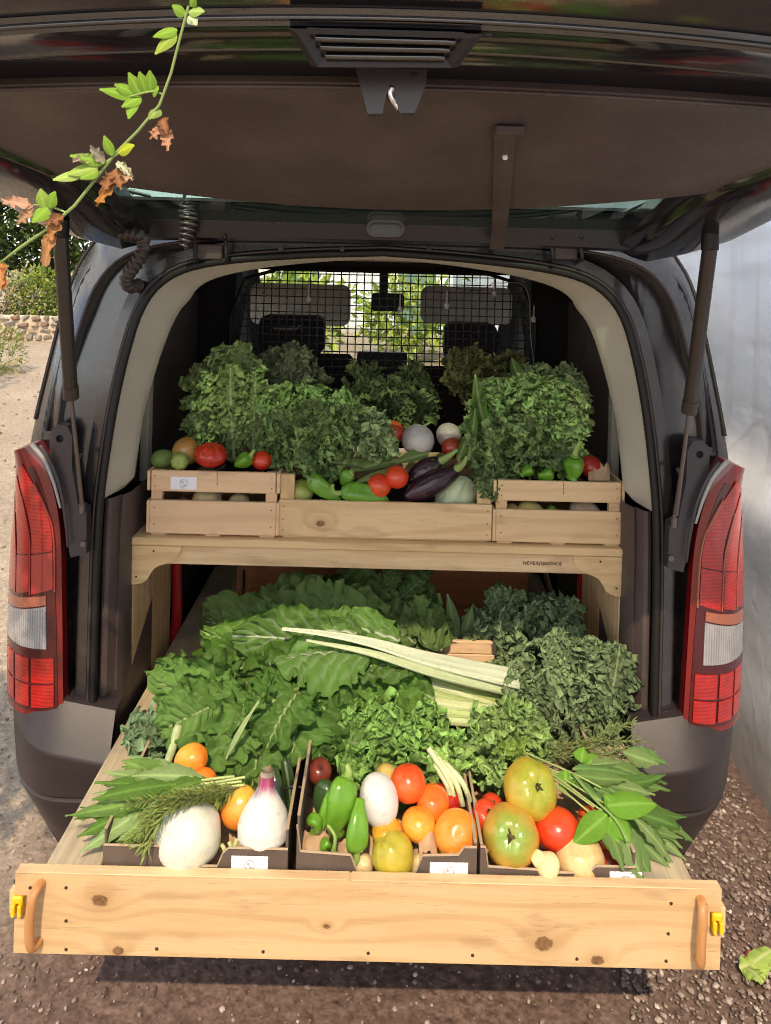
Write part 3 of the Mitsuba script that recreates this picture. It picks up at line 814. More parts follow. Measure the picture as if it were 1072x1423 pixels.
# fabric pull strap from the trim panel down to the hinge rail
w_ = 0.026
top, bot = at(706, 186, -0.60), at(695, 345, 0.03)
bl = [at(706, 186, -0.645), at(704, 225, -0.535), at(701, 282, -0.34), at(698, 320, -0.08), at(695, 346, 0.008)]
P = spline(bl, 20)
st_ = obj('pull_strap', tube(P, 0.0175, 4, True, 0.10, up=[0, 0.25, 1.0]), 'trim_plastic', gate, label='flat dark strap hanging from the trim panel')
q = at(706, 217, -0.565)
obj('strap_rivet', tube([q + [0, 0, 0], q + [0, -0.004, -0.004]], 0.0045, 8), 'bulb_white', st_, smooth=40)
obj('strap_anchor', cbox(top[0] - 0.024, top[0] + 0.024, -0.655, -0.615, top[2] - 0.010, top[2] + 0.004), 'trim_plastic', st_)

# gas struts
for s, (t0, t1, t2) in ((-1, ((88, 328), (103, 553), (118, 702))), (1, ((991, 345), (962, 573), (944, 716)))):
    p0, p1, p2 = at(*t0, -0.20), at(*t1, -0.07), at(*t2, -0.012)
    st_ = obj('gas_strut', tube([p0, p0 + (p1 - p0) * 0.93], 0.0165, 14), 'strut_metal', van, smooth=40)
    obj('strut_collar', tube([p0 + (p1 - p0) * 0.92, p1], 0.0185, 14), 'rubber_edge', st_, smooth=40)
    obj('strut_rod', tube([p1, p2], 0.0052, 8), 'dark_metal', st_, smooth=40)
    obj('strut_socket', tube([p0 + [0, 0, 0.035], p0 + [0, 0, -0.004]], 0.0185, 10), 'rubber', st_, smooth=40)

# cable boot (ribbed), coil spring and hinges at the roof
P = spline([at(172, 325, -0.02), at(198, 328, -0.03), at(204, 345, -0.03), at(192, 368, -0.02), at(180, 385, 0.0), at(184, 398, 0.03), at(196, 396, 0.07)], 90)
rr = 0.0155 + 0.0028 * np.sin(np.arange(90) * 1.15)
obj('cable_boot', tube(P, rr, 14), 'rubber_edge', van, smooth=True)
t_ = np.linspace(0, 1, 150)
ax = np.array([at(258, 258, 0.0), at(262, 290, 0.01), at(266, 305, 0.01), at(260, 345, 0.03)])
axis_ = spline(ax, 150)
env_ = np.interp(t_, [0, 0.25, 0.38, 0.55, 0.75, 1], [0.002, 0.008, 0.019, 0.022, 0.018, 0.008])
ang = np.interp(t_, [0, 0.3, 1], [0, 3, 52])
obj('torsion_spring', tube(axis_ + np.stack([env_ * np.cos(ang), env_ * np.sin(ang) * 0.8, 0 * ang], 1), 0.0042, 7), 'dark_metal', van, smooth=True)
for u0, u1 in ((275, 318), (770, 810)):
    for u in (u0, u1):
        p0, p1 = at(u, 335, 0.06), at(u + 2, 362, 0.07)
        obj('hinge_arm', tube(spline([p0 + [0, -0.02, 0.01], p0, p1 + [0, -0.01, 0.006], p1 + [0, 0.02, 0]], 12), 0.0055, 8), 'seam_dark', van, smooth=True)
    a, b = at(u0 + 4, 360, 0.095), at(u1 - 4, 340, 0.095)
    obj('hinge_plate', cbox(a[0], b[0], 0.085, 0.10, a[2], b[2], 0.003), 'trim_plastic', van)
for u in (395, 480, 600, 690):
    a = at(u, 346, 0.08)
    obj('roof_plug', tube([a, a + [0, -0.01, 0]], 0.007, 10), 'rubber', van, smooth=40)

# ------------------------------------------------------------------ wooden shelf across the load bay
BY = 0.15                                  # its front plane
bz1 = 1.012
shelf = thing('wooden_shelf', 'pine shelf with carved corner brackets carrying the three upper crates', 'shelf')
obj('shelf_board', cbox(-0.69, 0.69, BY - 0.004, 0.64, bz1 - 0.021, bz1, 0.003), 'pine_x', shelf)
obj('apron', cbox(-0.655, 0.655, BY + 0.010, BY + 0.030, bz1 - 0.074, bz1 - 0.0215, 0.002), 'pine_pale', shelf)
for s in (-1, 1):
    obj('side_panel', cbox(s * 0.6645 - 0.0105, s * 0.6645 + 0.0105, BY + 0.004, 0.52, 0.415, bz1 - 0.0215, 0.002), 'pine_z', shelf)
    obj('leg_edge', cbox(s * 0.669 - 0.0085, s * 0.669 + 0.0085, BY - 0.003, BY + 0.0035, 0.415, bz1 - 0.0215, 0.002), 'pine_pale', shelf)
    pts = [(0.658, -0.022), (0.525, -0.022), (0.527, -0.030), (0.533, -0.046), (0.545, -0.060), (0.565, -0.069), (0.583, -0.074), (0.598, -0.083), (0.608, -0.098), (0.616, -0.113), (0.628, -0.122), (0.645, -0.126), (0.658, -0.127)]
    pg = sg.Polygon([(s * x, bz1 + z) for x, z in pts])
    obj('corner_bracket', prism(pg, BY - 0.002, BY + 0.0095), 'pine_x', shelf)
    for dx, dz in ((0.60, -0.035), (0.645, -0.105)):
        q = [s * dx, BY - 0.003, bz1 + dz]
        obj('screw', tube([[q[0], BY, q[2]], q], 0.0028, 8), 'screw_dark', shelf)
tm = meshkit.text_mesh('NEVEX/\\BRONCE', 0.0085, 0.0006, bold=True)
v = np.array(tm.vertices)
p0, p1 = at(731, 784, BY + 0.0095), at(785, 783, BY + 0.0095)
sc = (p1[0] - p0[0]) / (v[:, 0].max() - v[:, 0].min())
v = np.stack([p0[0] + v[:, 0] * sc, BY + 0.0098 - v[:, 2], bz1 - 0.052 + v[:, 1] * 1.0], 1)
obj('lettering', (v, np.array(tm.faces)), 'print_brown', shelf, label='small dark brown lettering on the apron')
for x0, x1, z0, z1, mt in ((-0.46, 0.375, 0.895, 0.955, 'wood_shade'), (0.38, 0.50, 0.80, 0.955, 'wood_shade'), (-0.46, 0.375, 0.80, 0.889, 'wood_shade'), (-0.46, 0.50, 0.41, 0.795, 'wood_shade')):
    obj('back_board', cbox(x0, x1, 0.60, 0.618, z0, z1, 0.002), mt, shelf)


def band(path, w, th, up):
    return tube(np.asarray(path), w / 2, 4, True, th / w, up=up)


# red painted bars of the seat frames behind the shelf legs
for key, px in (('left', [(249, 782), (249, 862), (236, 905)]), ('right', [(815, 790), (815, 852), (832, 880), (862, 925)])):
    P = spline([at(u, v, 0.56) for u, v in px], 14)
    single('seat_frame_bar', tube(P, 0.017, 8, True, 0.6, up=[0, -1, 0]), 'red_paint', f'red painted metal bar in the dark behind the {key} leg of the shelf', 'bar', smooth=40)
for px in ([(342, 790), (340, 826), (322, 850)], [(762, 792), (768, 815), (782, 850)]):
    P = spline([at(u, v, 0.50) for u, v in px], 10)
    obj('seat_tube', tube(P, 0.008, 8), 'chrome', van, smooth=40)

# ------------------------------------------------------------------ the three crates on the shelf


def card(parent, x0, x1, y, z0, z1, lines):
    k = obj('label_card', cbox(x0, x1, y - 0.0016, y, z0, z1, 0.0004), 'card_white', parent, label='white paper card with a small grey round emblem')
    cx, cz = (x0 + x1) / 2, (z0 + z1) / 2
    r = (z1 - z0) * 0.30
    ring_ = sg.Point(cx, cz).buffer(r).difference(sg.Point(cx, cz).buffer(r * 0.84)).union(sg.Point(cx - r * 0.25, cz + r * 0.2).buffer(r * 0.28)).union(sg.box(cx - r * 0.1, cz - r * 0.6, cx + r * 0.5, cz - r * 0.35))
    obj('emblem', cat(*[prism(g_, y - 0.0022, y - 0.0015) for g_ in getattr(ring_, 'geoms', [ring_])]), 'print_grey', k)
    if lines:
        for a_ in (0.004, 0.0265):
            obj('print_line', prism(sg.box(cx - 0.011, z0 + a_, cx + 0.011, z0 + a_ + 0.0011), y - 0.0021, y - 0.0015), 'print_grey', k)
    return k


def nails(parent, pts, y):
    for x, z in pts:
        obj('nail', tube([[x, y + 0.002, z], [x, y - 0.0012, z]], 0.0017, 6), 'screw_dark', parent)


def end_crate(name, label, px, yf, depth, H, mat_top, mat_low, with_card):
    """A small slatted crate with its end towards the viewer: top slat, gap between two posts, lower slat."""
    a, b = at(px[0], px[2], yf), at(px[1], px[2], yf)
    x0, x1 = a[0], b[0]
    z0 = bz1 + 0.001
    k = thing(name, label, 'crate', 'slatted pine crates on the shelf')
    zl, zg, zt = z0 + 0.012, z0 + H * 0.54, z0 + H * 0.68
    obj('bottom_board', cbox(x0 + 0.006, x1 - 0.006, yf + 0.005, yf + depth, z0 + 0.004, z0 + 0.012, 0.001), mat_low, k)
    for xa in (x0 + 0.004, (x0 + x1) / 2 - 0.02, x1 - 0.044):
        obj('foot_batten', cbox(xa, xa + 0.040, yf + 0.004, yf + depth, z0 - 0.0005, z0 + 0.0035, 0.0005), mat_low, k)
    for yy, fr in ((yf, True), (yf + depth - 0.01, False)):
        obj('slat', cbox(x0, x1, yy, yy + 0.010, z0 + 0.005, zg, 0.0015), mat_low, k)
        obj('slat', cbox(x0 + 0.003, x1 - 0.003, yy - (0.001 if fr else 0), yy + 0.0095, zt, z0 + H, 0.0015), mat_top, k)
    for xa in (x0 + 0.0005, x1 - 0.0305):
        for yy in (yf + 0.0105, yf + depth - 0.031):
            obj('corner_post', cbox(xa, xa + 0.030, yy, yy + 0.020, z0 + 0.012, z0 + H - 0.004, 0.001), mat_low, k)
    for xa in (x0 - 0.0085, x1 + 0.0005):
        for za, zb in ((z0 + 0.006, zg - 0.002), (zt + 0.001, z0 + H - 0.002)):
            obj('side_slat', cbox(xa, xa + 0.008, yf + 0.001, yf + depth, za, zb, 0.001), mat_low, k)
    nails(k, [(x, z) for x in (x0 + 0.013, x1 - 0.013) for z in (z0 + 0.03, z0 + 0.075, zt + 0.014, z0 + H - 0.014)], yf - 0.001)
    xm = x0 + (x1 - x0) * 0.53
    obj('board_joint', cbox(xm - 0.0008, xm + 0.0008, yf - 0.0014, yf - 0.0006, zt + 0.02, z0 + H - 0.001, 0.0003), 'screw_dark', k)
    if with_card:
        p_, q_ = at(241, 680, yf - 0.001), at(278, 663, yf - 0.001)
        card(k, p_[0], q_[0], yf - 0.001, p_[2], q_[2], True)
    return k, (x0, x1, z0, zt)


UY = 0.165
pine('pine_warm', 0, (0.67, 0.48, 0.28), (0.47, 0.29, 0.15), 44.0, 1.3)
pine('pine_pink', 0, (0.68, 0.47, 0.29), (0.50, 0.31, 0.175), 52.0, 1.1)
crl, bl_ = end_crate('slatted_crate', 'small slatted pine crate with a white label card, on the left end of the shelf', (211, 387, 740), UY, 0.34, 0.176, 'pine_pink', 'pine_pink', True)
crr, br_ = end_crate('slatted_crate', 'small slatted pine crate without a card, on the right end of the shelf', (693, 867, 758), UY, 0.34, 0.172, 'pine_warm', 'pine_warm', False)
# middle crate: long low board in front, taller posts at its corners
a, b = at(391, 750, UY + 0.008), at(687, 755, UY + 0.008)
mx0, mx1, my = a[0], b[0], UY + 0.006
mz0 = bz1 + 0.001
crm = thing('long_crate', 'long pine crate with one low knotty front board, between the two slatted crates', 'crate')
obj('front_board', cbox(mx0, mx1, my, my + 0.011, mz0 + 0.004, mz0 + 0.102, 0.0015), 'pine_knot', crm)
obj('base_batten', cbox(mx0 + 0.01, mx1 - 0.01, my + 0.004, my + 0.30, mz0 - 0.0005, mz0 + 0.0035, 0.001), 'pine_x', crm)
obj('bottom_board', cbox(mx0 + 0.006, mx1 - 0.006, my + 0.0115, my + 0.30, mz0 + 0.004, mz0 + 0.012, 0.001), 'pine_x', crm)
obj('back_board', cbox(mx0, mx1, my + 0.30, my + 0.31, mz0 + 0.004, mz0 + 0.165, 0.0015), 'pine_x', crm)
for xa in (mx0 + 0.001, mx1 - 0.039):
    obj('corner_post', cbox(xa, xa + 0.038, my + 0.0115, my + 0.030, mz0 + 0.012, mz0 + 0.168, 0.0015), 'pine_z', crm)
    xs_ = xa if xa < 0 else xa + 0.029
    for za, zb in ((0.004, 0.080), (0.10, 0.165)):
        obj('end_board', cbox(xs_, xs_ + 0.009, my + 0.0305, my + 0.30, mz0 + za + 0.008, mz0 + zb, 0.001), 'pine_y', crm)
nails(crm, [(x, mz0 + z) for x in (mx0 + 0.012, mx1 - 0.012) for z in (0.02, 0.05, 0.085)], my)

# ------------------------------------------------------------------ the pull-out drawer
DF = -0.42
a, b = at(25, 1214, DF), at(1008, 1237, DF)
dx0, dx1 = a[0], b[0]
dz1 = (a[2] + b[2]) / 2
dz0 = (at(27, 1326, DF)[2] + at(1002, 1348, DF)[2]) / 2
drw = thing('pull_out_drawer', 'wide pine drawer pulled out of the van, full of vegetables', 'drawer')
# front board with two finger slots beside the yellow catches
slot = [sg.box(x0, at(0, 1246, DF)[2] - 0.052, x1, at(0, 1246, DF)[2] - 0.008) for x0, x1 in ((dx0 - 0.01, dx0 + 0.018), (dx1 - 0.018, dx1 + 0.01))]
pg = sg.box(dx0, dz0, dx1, dz1)
zs0, zs1 = at(0, 1276, DF)[2], at(0, 1243, DF)[2]
zs0, zs1 = dz1 - 0.090, dz1 - 0.043
for x0, x1 in ((dx0 - 0.01, dx0 + 0.024), (dx1 - 0.022, dx1 + 0.01)):
    pg = pg.difference(sg.box(x0, zs0, x1, zs1))
obj('front_board', prism(pg.buffer(-0.0005), DF, DF + 0.021), 'pine_front', drw)
# thin pale top lip, in two pieces with an open joint
jx = at(491, 1224, DF)[0]
for x0, x1 in ((dx0 + 0.0005, jx - 0.002), (jx + 0.002, dx1 - 0.0005)):
    obj('top_lip', cbox(x0, x1, DF - 0.0003, DF + 0.0212, dz1 - 0.0003, dz1 + 0.0022, 0.0008), 'pine_pale', drw)
for s, xa in ((-1, dx0), (1, dx1)):
    kk = 'left' if s < 0 else 'right'
    xo = xa - s * 0.058
    hx_ = at(57, 1260, DF)[0] if s < 0 else at(972, 1300, DF)[0]
    ht, hb = dz1 - 0.017, dz1 - 0.128
    P = spline([[hx_ + 0.006, DF + 0.004, ht], [hx_ + 0.004, DF - 0.013, ht + 0.001], [hx_, DF - 0.026, ht - 0.012], [hx_ - 0.003, DF - 0.029, (ht + hb) / 2], [hx_ - 0.002, DF - 0.026, hb + 0.012], [hx_ + 0.002, DF - 0.013, hb], [hx_ + 0.003, DF + 0.004, hb]], 34)
    obj('handle', tube(P, 0.0088, 12, True, 0.85), 'handle_wood', drw, smooth=True, label=f'curved wooden handle at the {kk} end of the front board')
    # yellow catch in its notch
    xc = (dx0 + 0.006) if s < 0 else (dx1 - 0.008)
    zc = (zs0 + zs1) / 2
    ct = obj('catch', cbox(xc - 0.010, xc + 0.010, DF - 0.004, DF + 0.02, zc + 0.008, zc + 0.0225, 0.003), 'yellow_plastic', drw, label=f'yellow plastic catch at the {kk} end of the front board')
    for o in (-0.0062, 0.0062):
        obj('catch_prong', cbox(xc + o - 0.0036, xc + o + 0.0036, DF - 0.008, DF + 0.014, zc - 0.014, zc + 0.0085, 0.0015), 'yellow_plastic', ct)
    obj('catch_block', cbox(min(xc - s * -0.022, xc - 0.001 * s), max(xc - s * -0.022, xc - 0.001 * s), DF + 0.012, DF + 0.026, zs0 + 0.001, zs1 - 0.001, 0.001), 'pine_z', drw)
    # side rail: a broad flat plank on a side board
    xi, xr = s * 0.525, s * 0.632
    x0, x1 = min(xi, xr), max(xi, xr)
    obj('side_rail', cbox(x0, x1, DF + 0.0213, 1.2, dz1 - 0.022, dz1 - 0.001, 0.0025), 'rail_wood', drw)
    obj('side_board', cbox(min(xi, s * 0.545), max(xi, s * 0.545), DF + 0.0213, 1.2, dz0 + 0.02, dz1 - 0.0225, 0.002), 'pine_y', drw)
    obj('runner', cbox(min(s * 0.56, s * 0.60), max(s * 0.56, s * 0.60), DF + 0.03, 1.2, dz0 + 0.022, dz0 + 0.06, 0.004), 'dark_metal', drw)
    for y in (-0.02, 0.10):
        q = [s * 0.636, y, dz1 - 0.004]
        obj('rail_stud', tube([[s * 0.60, y, dz1 - 0.002], [s * 0.60, y, dz1 + 0.004]], 0.006, 8), 'dark_metal', drw, smooth=40)
obj('bottom_panel', cbox(-0.545, 0.545, DF + 0.0213, 1.2, dz0 + 0.008, dz0 + 0.0195, 0.001), 'pine_y', drw)
for u, v in ((96, 1234), (46, 1234), (96, 1280), (96, 1320), (222, 1319), (370, 1323), (516, 1325), (661, 1328), (806, 1333), (930, 1336), (933, 1298), (937, 1256), (985, 1257)):
    q = at(u, v, DF)
    obj('screw', tube([q + [0, 0.002, 0], q + [0, -0.0008, 0]], 0.0033, 9), 'screw_dark', drw)

# ------------------------------------------------------------------ cardboard trays in the drawer
TB = dz0 + 0.022
TY = DF + 0.027


def tray(label, x0, x1, y1, prof, zside):
    """A dark card tray: a front wall cut to the profile (x fraction, top z), side walls, back wall, floor; pale raw edges."""
    k = thing('card_tray', label, 'tray', 'dark card trays in the drawer')
    pts = [(x0 + f * (x1 - x0), z) for f, z in prof]
    obj('front_wall', prism(sg.Polygon([(x0, TB)] + pts + [(x1, TB)]), TY, TY + 0.005), 'tray_card', k)
    top = np.array([[x, TY + 0.0025, z + 0.0016] for x, z in pts])
    obj('front_edge', cat(*[tube(np.array([p, q]), 0.0034, 4, True, 0.6, up=[0, 0, 1]) for p, q in zip(top[:-1], top[1:])]), 'tray_edge', k)
    for x, zc in ((x0, zside[0]), (x1 - 0.005, zside[1])):
        obj('side_wall', cbox(x, x + 0.005, TY + 0.0055, y1, TB, zc, 0.001), 'tray_card', k)
        obj('side_edge', cbox(x - 0.0006, x + 0.0056, TY + 0.0055, y1, zc + 0.0002, zc + 0.0024, 0.0008), 'tray_edge', k)
    obj('back_wall', cbox(x0, x1, y1 + 0.0005, y1 + 0.005, TB, max(zside), 0.001), 'tray_card', k)
    obj('tray_floor', cbox(x0 + 0.0055, x1 - 0.0055, TY + 0.0055, y1, TB, TB + 0.003, 0.001), 'tray_card', k)
    return k


def zat(v, y=TY, u=538):
    return at(u, v, y)[2]


def xat(u, v=1190, y=TY):
    return at(u, v, y)[0]


t1 = tray('left card tray, holding the big white turnip and the pink necked onion', -0.522, xat(404), 0.02,
          [(0, zat(1186)), (0.30, zat(1186)), (0.34, zat(1196)), (0.36, zat(1212)), (0.62, zat(1212)), (0.65, zat(1193)), (0.68, zat(1186)), (1, zat(1186))], (zat(1165), zat(1160)))
t2 = tray('middle card tray, holding green peppers and orange tomatoes', xat(416), xat(667), 0.02,
          [(0, zat(1152)), (0.02, zat(1188)), (0.30, zat(1192)), (0.34, zat(1216)), (0.66, zat(1216)), (0.70, zat(1190)), (0.90, zat(1188)), (0.93, zat(1177)), (1, zat(1177))], (zat(1140), zat(1172)))
t3 = tray('right card tray with a white card half hidden by a basil leaf', xat(672), 0.522, 0.02,
          [(0, zat(1176)), (0.03, zat(1176)), (0.05, zat(1203)), (0.37, zat(1206)), (0.40, zat(1210)), (0.70, zat(1208)), (0.74, zat(1199)), (1, zat(1199))], (zat(1174), zat(1180)))
for k, (u0, u1, v1) in ((t1, (326, 377, 1194)), (t2, (602, 655, 1196)), (t3, (852, 897, 1203))):
    card(k, xat(u0), xat(u1), TY - 0.0006, zat(v1) - 0.034, zat(v1), False)


def crumple(x0, x1, y0, y1, z, amp, seed, n=14, f=26.0):
    X, Y = np.meshgrid(np.linspace(x0, x1, n), np.linspace(y0, y1, n), indexing='ij')
    Z = z + amp * (2 * np.abs(meshkit.fbm(np.stack([X * f, Y * f, X * 0 + seed], -1), 2) - 0.5) * 2 - 0.5)
    return np.stack([X, Y, Z], -1).reshape(-1, 3), quads(n, n)[:, ::-1]


# kraft paper lining, crumpled up behind the front walls
for k, x0, x1, sd in ((t1, -0.515, xat(400), 1), (t2, xat(420), xat(664), 2), (t3, xat(678), 0.515, 3)):
    obj('paper_lining', crumple(x0, x1, TY + 0.008, 0.01, TB + 0.075, 0.030, sd, 24, 30), 'kraft', k, smooth=20)
for k, u, v, w, h, sd in ((t2, 440, 1182, 40, 12, 4), (t2, 600, 1183, 26, 22, 5), (t2, 640, 1178, 24, 8, 6), (t1, 372, 1188, 30, 10, 7), (t3, 688, 1186, 22, 22, 8), (t1, 225, 1182, 90, 8, 9), (t2, 485, 1196, 30, 16, 14)):
    c = at(u, v, TY + 0.02)
    hw, hh = w / 2 * 1.45 / FPX, h * 1.45 / FPX
    n_ = 10
    A, B = np.meshgrid(np.linspace(-1, 1, n_), np.linspace(0, 1, n_), indexing='ij')
    N = meshkit.fbm(np.stack([A * 2 + sd, B * 2, A * 0], -1), 3) - 0.5
    P = np.stack([c[0] + A * hw, c[1] + 0.05 * B + 0.02 * N, c[2] - 0.012 + (1 - np.abs(A) ** 2) * hh * (0.4 + 0.6 * B) + 0.02 * N], -1)
    obj('paper_fold', (P.reshape(-1, 3), quads(n_, n_)), 'kraft', k, smooth=20)
# wire hoop between the left and the middle tray
P = spline([at(392, 1112, -0.22), at(400, 1098, -0.22), at(414, 1093, -0.22), at(428, 1097, -0.22), at(434, 1106, -0.22)], 16)
obj('wire_hoop', tube(P, 0.0022, 6), 'dark_metal', t2, smooth=True)

# pink-grained box end lying behind the leeks
q0, q1 = at(614, 915, 0.20), at(705, 893, 0.20)
bx = thing('wooden_box', 'pinkish rough wooden box half buried behind the cut leek stalks', 'box')
for j in range(2):
    z1_ = q1[2] - j * 0.036
    obj('box_board', cbox(q0[0], q1[0], 0.20, 0.212, z1_ - 0.034, z1_, 0.002), 'pine_pink', bx)
obj('box_side', cbox(q0[0], q0[0] + 0.01, 0.2125, 0.42, q1[2] - 0.07, q1[2], 0.002), 'pine_pink', bx)
obj('box_side', cbox(q1[0] - 0.01, q1[0], 0.2125, 0.42, q1[2] - 0.07, q1[2], 0.002), 'pine_pink', bx)
obj('box_floor', cbox(q0[0] + 0.011, q1[0] - 0.011, 0.2125, 0.42, q1[2] - 0.07, q1[2] - 0.06, 0.002), 'pine_pink', bx)

# ------------------------------------------------------------------ vegetables: shapes
def tint(n, c, rs_, amp=0.12):
    return np.tile(np.asarray(c, float), (n, 1)) * (1 + amp * (rs_.random((n, 1)) - 0.5))


def leaf(L, W, seed, nu=34, nv=17, form='ovate', col=(0.05, 0.11, 0.03), rib=(0.30, 0.36, 0.2), ribw=0.05, stalk=0.0, ruffle=0.0, rfreq=9.0, blister=0.0, bfreq=60.0, bend=0.6, cup=0.25, veins=7, veindep=0.0, twist=0.0, edge=None, fold=0.0, side=0.0, ribcol=0.5):
    """One leaf along +y, face towards +z: midrib, blade with veins, blisters and a ruffled rim; then bent and twisted. Returns (v, f, colour)."""
    r = np.random.default_rng(seed)
    u, v = np.linspace(0, 1, nu), np.linspace(-1, 1, nv)
    U, Vv = np.meshgrid(u, v, indexing='ij')
    s = (U - stalk) / (1 - stalk)
    sc = np.clip(s, 0, 1)
    if form == 'ovate':
        w = np.sin(math.pi * sc ** 0.72) ** 0.75
    elif form == 'lance':
        w = np.sin(math.pi * sc ** 0.85) ** 0.95
    elif form == 'spoon':
        w = np.sin(math.pi * np.clip(0.10 + 0.88 * sc, 0, 1) ** 1.35) ** 0.62
    else:                                             # kale: broad, lobed
        w = np.sin(math.pi * np.clip(0.05 + 0.93 * sc, 0, 1) ** 1.1) ** 0.6 * (0.82 + 0.25 * np.sin(sc * 21 + seed) * np.abs(Vv))
    w = np.maximum(w * (s > 0), 0) * W / 2
    w = np.maximum(w, L * ribw * 0.28 + 0.0008)
    a = np.abs(Vv)
    x, y, z = Vv * w, L * U, cup * w * a ** 2
    pts = np.stack([x, y, 0 * x + seed * 3.1], -1)
    fade = np.clip(s / 0.10, 0, 1) * np.clip((1 - sc) / 0.02 + 0.3, 0, 1)
    if blister:
        q = 0.75 - 1.5 * np.abs(meshkit.noise(pts * bfreq, seed) - 0.5) * 2 + 0.45 * (0.5 - np.abs(meshkit.noise(pts * bfreq * 2.1, seed + 1) - 0.5) * 2)
        z = z + blister * q * fade * np.clip(a * 5, 0, 1)
    vein = np.zeros_like(a)
    if veins:
        ph = (sc - a * 0.32) * veins
        fr = np.abs(ph - np.round(ph)) / veins * L
        vein = np.exp(-(fr / (0.0022 + 0.004 * (L / 0.2))) ** 2) * (s > 0) * (1 - a) ** 0.5
        z = z - veindep * vein
    crest = np.full_like(a, 0.5)
    if ruffle:
        jit = 3.0 * meshkit.noise(np.stack([U * 5, np.sign(Vv) * 3, 0 * U + seed], -1), seed)
        ph = 2 * math.pi * rfreq * U + jit * 2 + (Vv > 0) * 2.1
        k1, k2 = (a ** 1.0, a ** 1.8) if form == 'kale' else (a ** 1.8, a ** 4)
        wk_ = 0.55 if form == 'kale' else 1.0
        ph = ph + (5.0 * meshkit.noise(np.stack([U * 9, Vv * 2.5, 0 * U + seed], -1), seed + 9) if form == 'kale' else 0)
        z = z + wk_ * ruffle * fade * (k1 * np.sin(ph) + 0.7 * k2 * np.sin(2.3 * ph + jit * 3))
        x = x + np.sign(Vv) * ruffle * fade * (0.6 * k1 * np.cos(ph * 1.0 + 0.8) + 0.45 * k2 * np.cos(2.3 * ph + 1.0 + jit))
        y = y + ruffle * fade * (0.7 * k2 * np.sin(2 * ph + 2.0 + jit) + 0.4 * k1 * np.cos(ph * 1.3))
        if form == 'kale':
            big = np.stack([Vv * w, L * U, 0 * x + seed], -1) * 122
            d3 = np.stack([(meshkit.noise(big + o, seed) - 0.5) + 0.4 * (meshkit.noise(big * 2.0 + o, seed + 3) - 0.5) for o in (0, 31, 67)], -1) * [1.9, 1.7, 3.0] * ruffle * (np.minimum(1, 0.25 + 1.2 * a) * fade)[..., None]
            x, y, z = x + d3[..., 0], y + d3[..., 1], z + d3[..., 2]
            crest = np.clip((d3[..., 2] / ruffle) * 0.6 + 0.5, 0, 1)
    if fold:
        z = z + fold * a * w
    # midrib swelling on the back and colour
    z = z - 0.35 * ribw * L * np.exp(-(x / (ribw * L * 0.5 + 1e-4)) ** 2) * (1 - 0.6 * U) * 0.5
    ang = bend * U ** 1.4
    du = L / (nu - 1)
    cy = np.concatenate([[0], np.cumsum(np.cos(ang[:-1, 0]) * du)])
    cz = np.concatenate([[0], -np.cumsum(np.sin(ang[:-1, 0]) * du)])
    dy = y - L * U
    sa_, ca_ = np.sin(ang), np.cos(ang)
    Y = cy[:, None] + z * sa_ + dy * ca_
    Z = cz[:, None] + z * ca_ - dy * sa_
    X = x + side * L * U ** 2
    t = twist * U
    X, Z = X * np.cos(t) - (Z - cz[:, None]) * np.sin(t), cz[:, None] + X * np.sin(t) + (Z - cz[:, None]) * np.cos(t)
    P = np.stack([X, Y, Z], -1).reshape(-1, 3)
    c = np.asarray(col, float)
    tone = 0.8 + 0.4 * meshkit.fbm(pts.reshape(-1, 3) * 22, 3, seed) + 0.0
    C = c[None] * tone[:, None]
    C = C * (1 - 0.5 * vein.reshape(-1, 1) * ribcol) + np.asarray(rib)[None] * (0.5 * vein.reshape(-1, 1) * ribcol)
    k = np.exp(-(np.abs(x) / (ribw * L * (0.55 - 0.4 * U) + 1e-4)) ** 4).reshape(-1, 1)
    C = C * (1 - k) + np.asarray(rib)[None] * k
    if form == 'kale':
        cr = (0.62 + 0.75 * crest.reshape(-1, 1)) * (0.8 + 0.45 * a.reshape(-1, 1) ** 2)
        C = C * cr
    if edge is not None:
        e = (a.reshape(-1, 1) ** 3) * 0.6
        C = C * (1 - e) + np.asarray(edge)[None] * e
    return P, quads(nu, nv), np.clip(C, 0.002, 1)


def aim(m, base, tip, face):
    """Places a leaf: its base at base, growing towards tip, its face towards the vector face."""
    y = unit(np.asarray(tip) - base)
    z = np.asarray(face, float) - y * (np.asarray(face, float) @ y)
    z = unit(z)
    return (m[0] @ np.stack([np.cross(y, z), y, z]) + base, *m[1:])


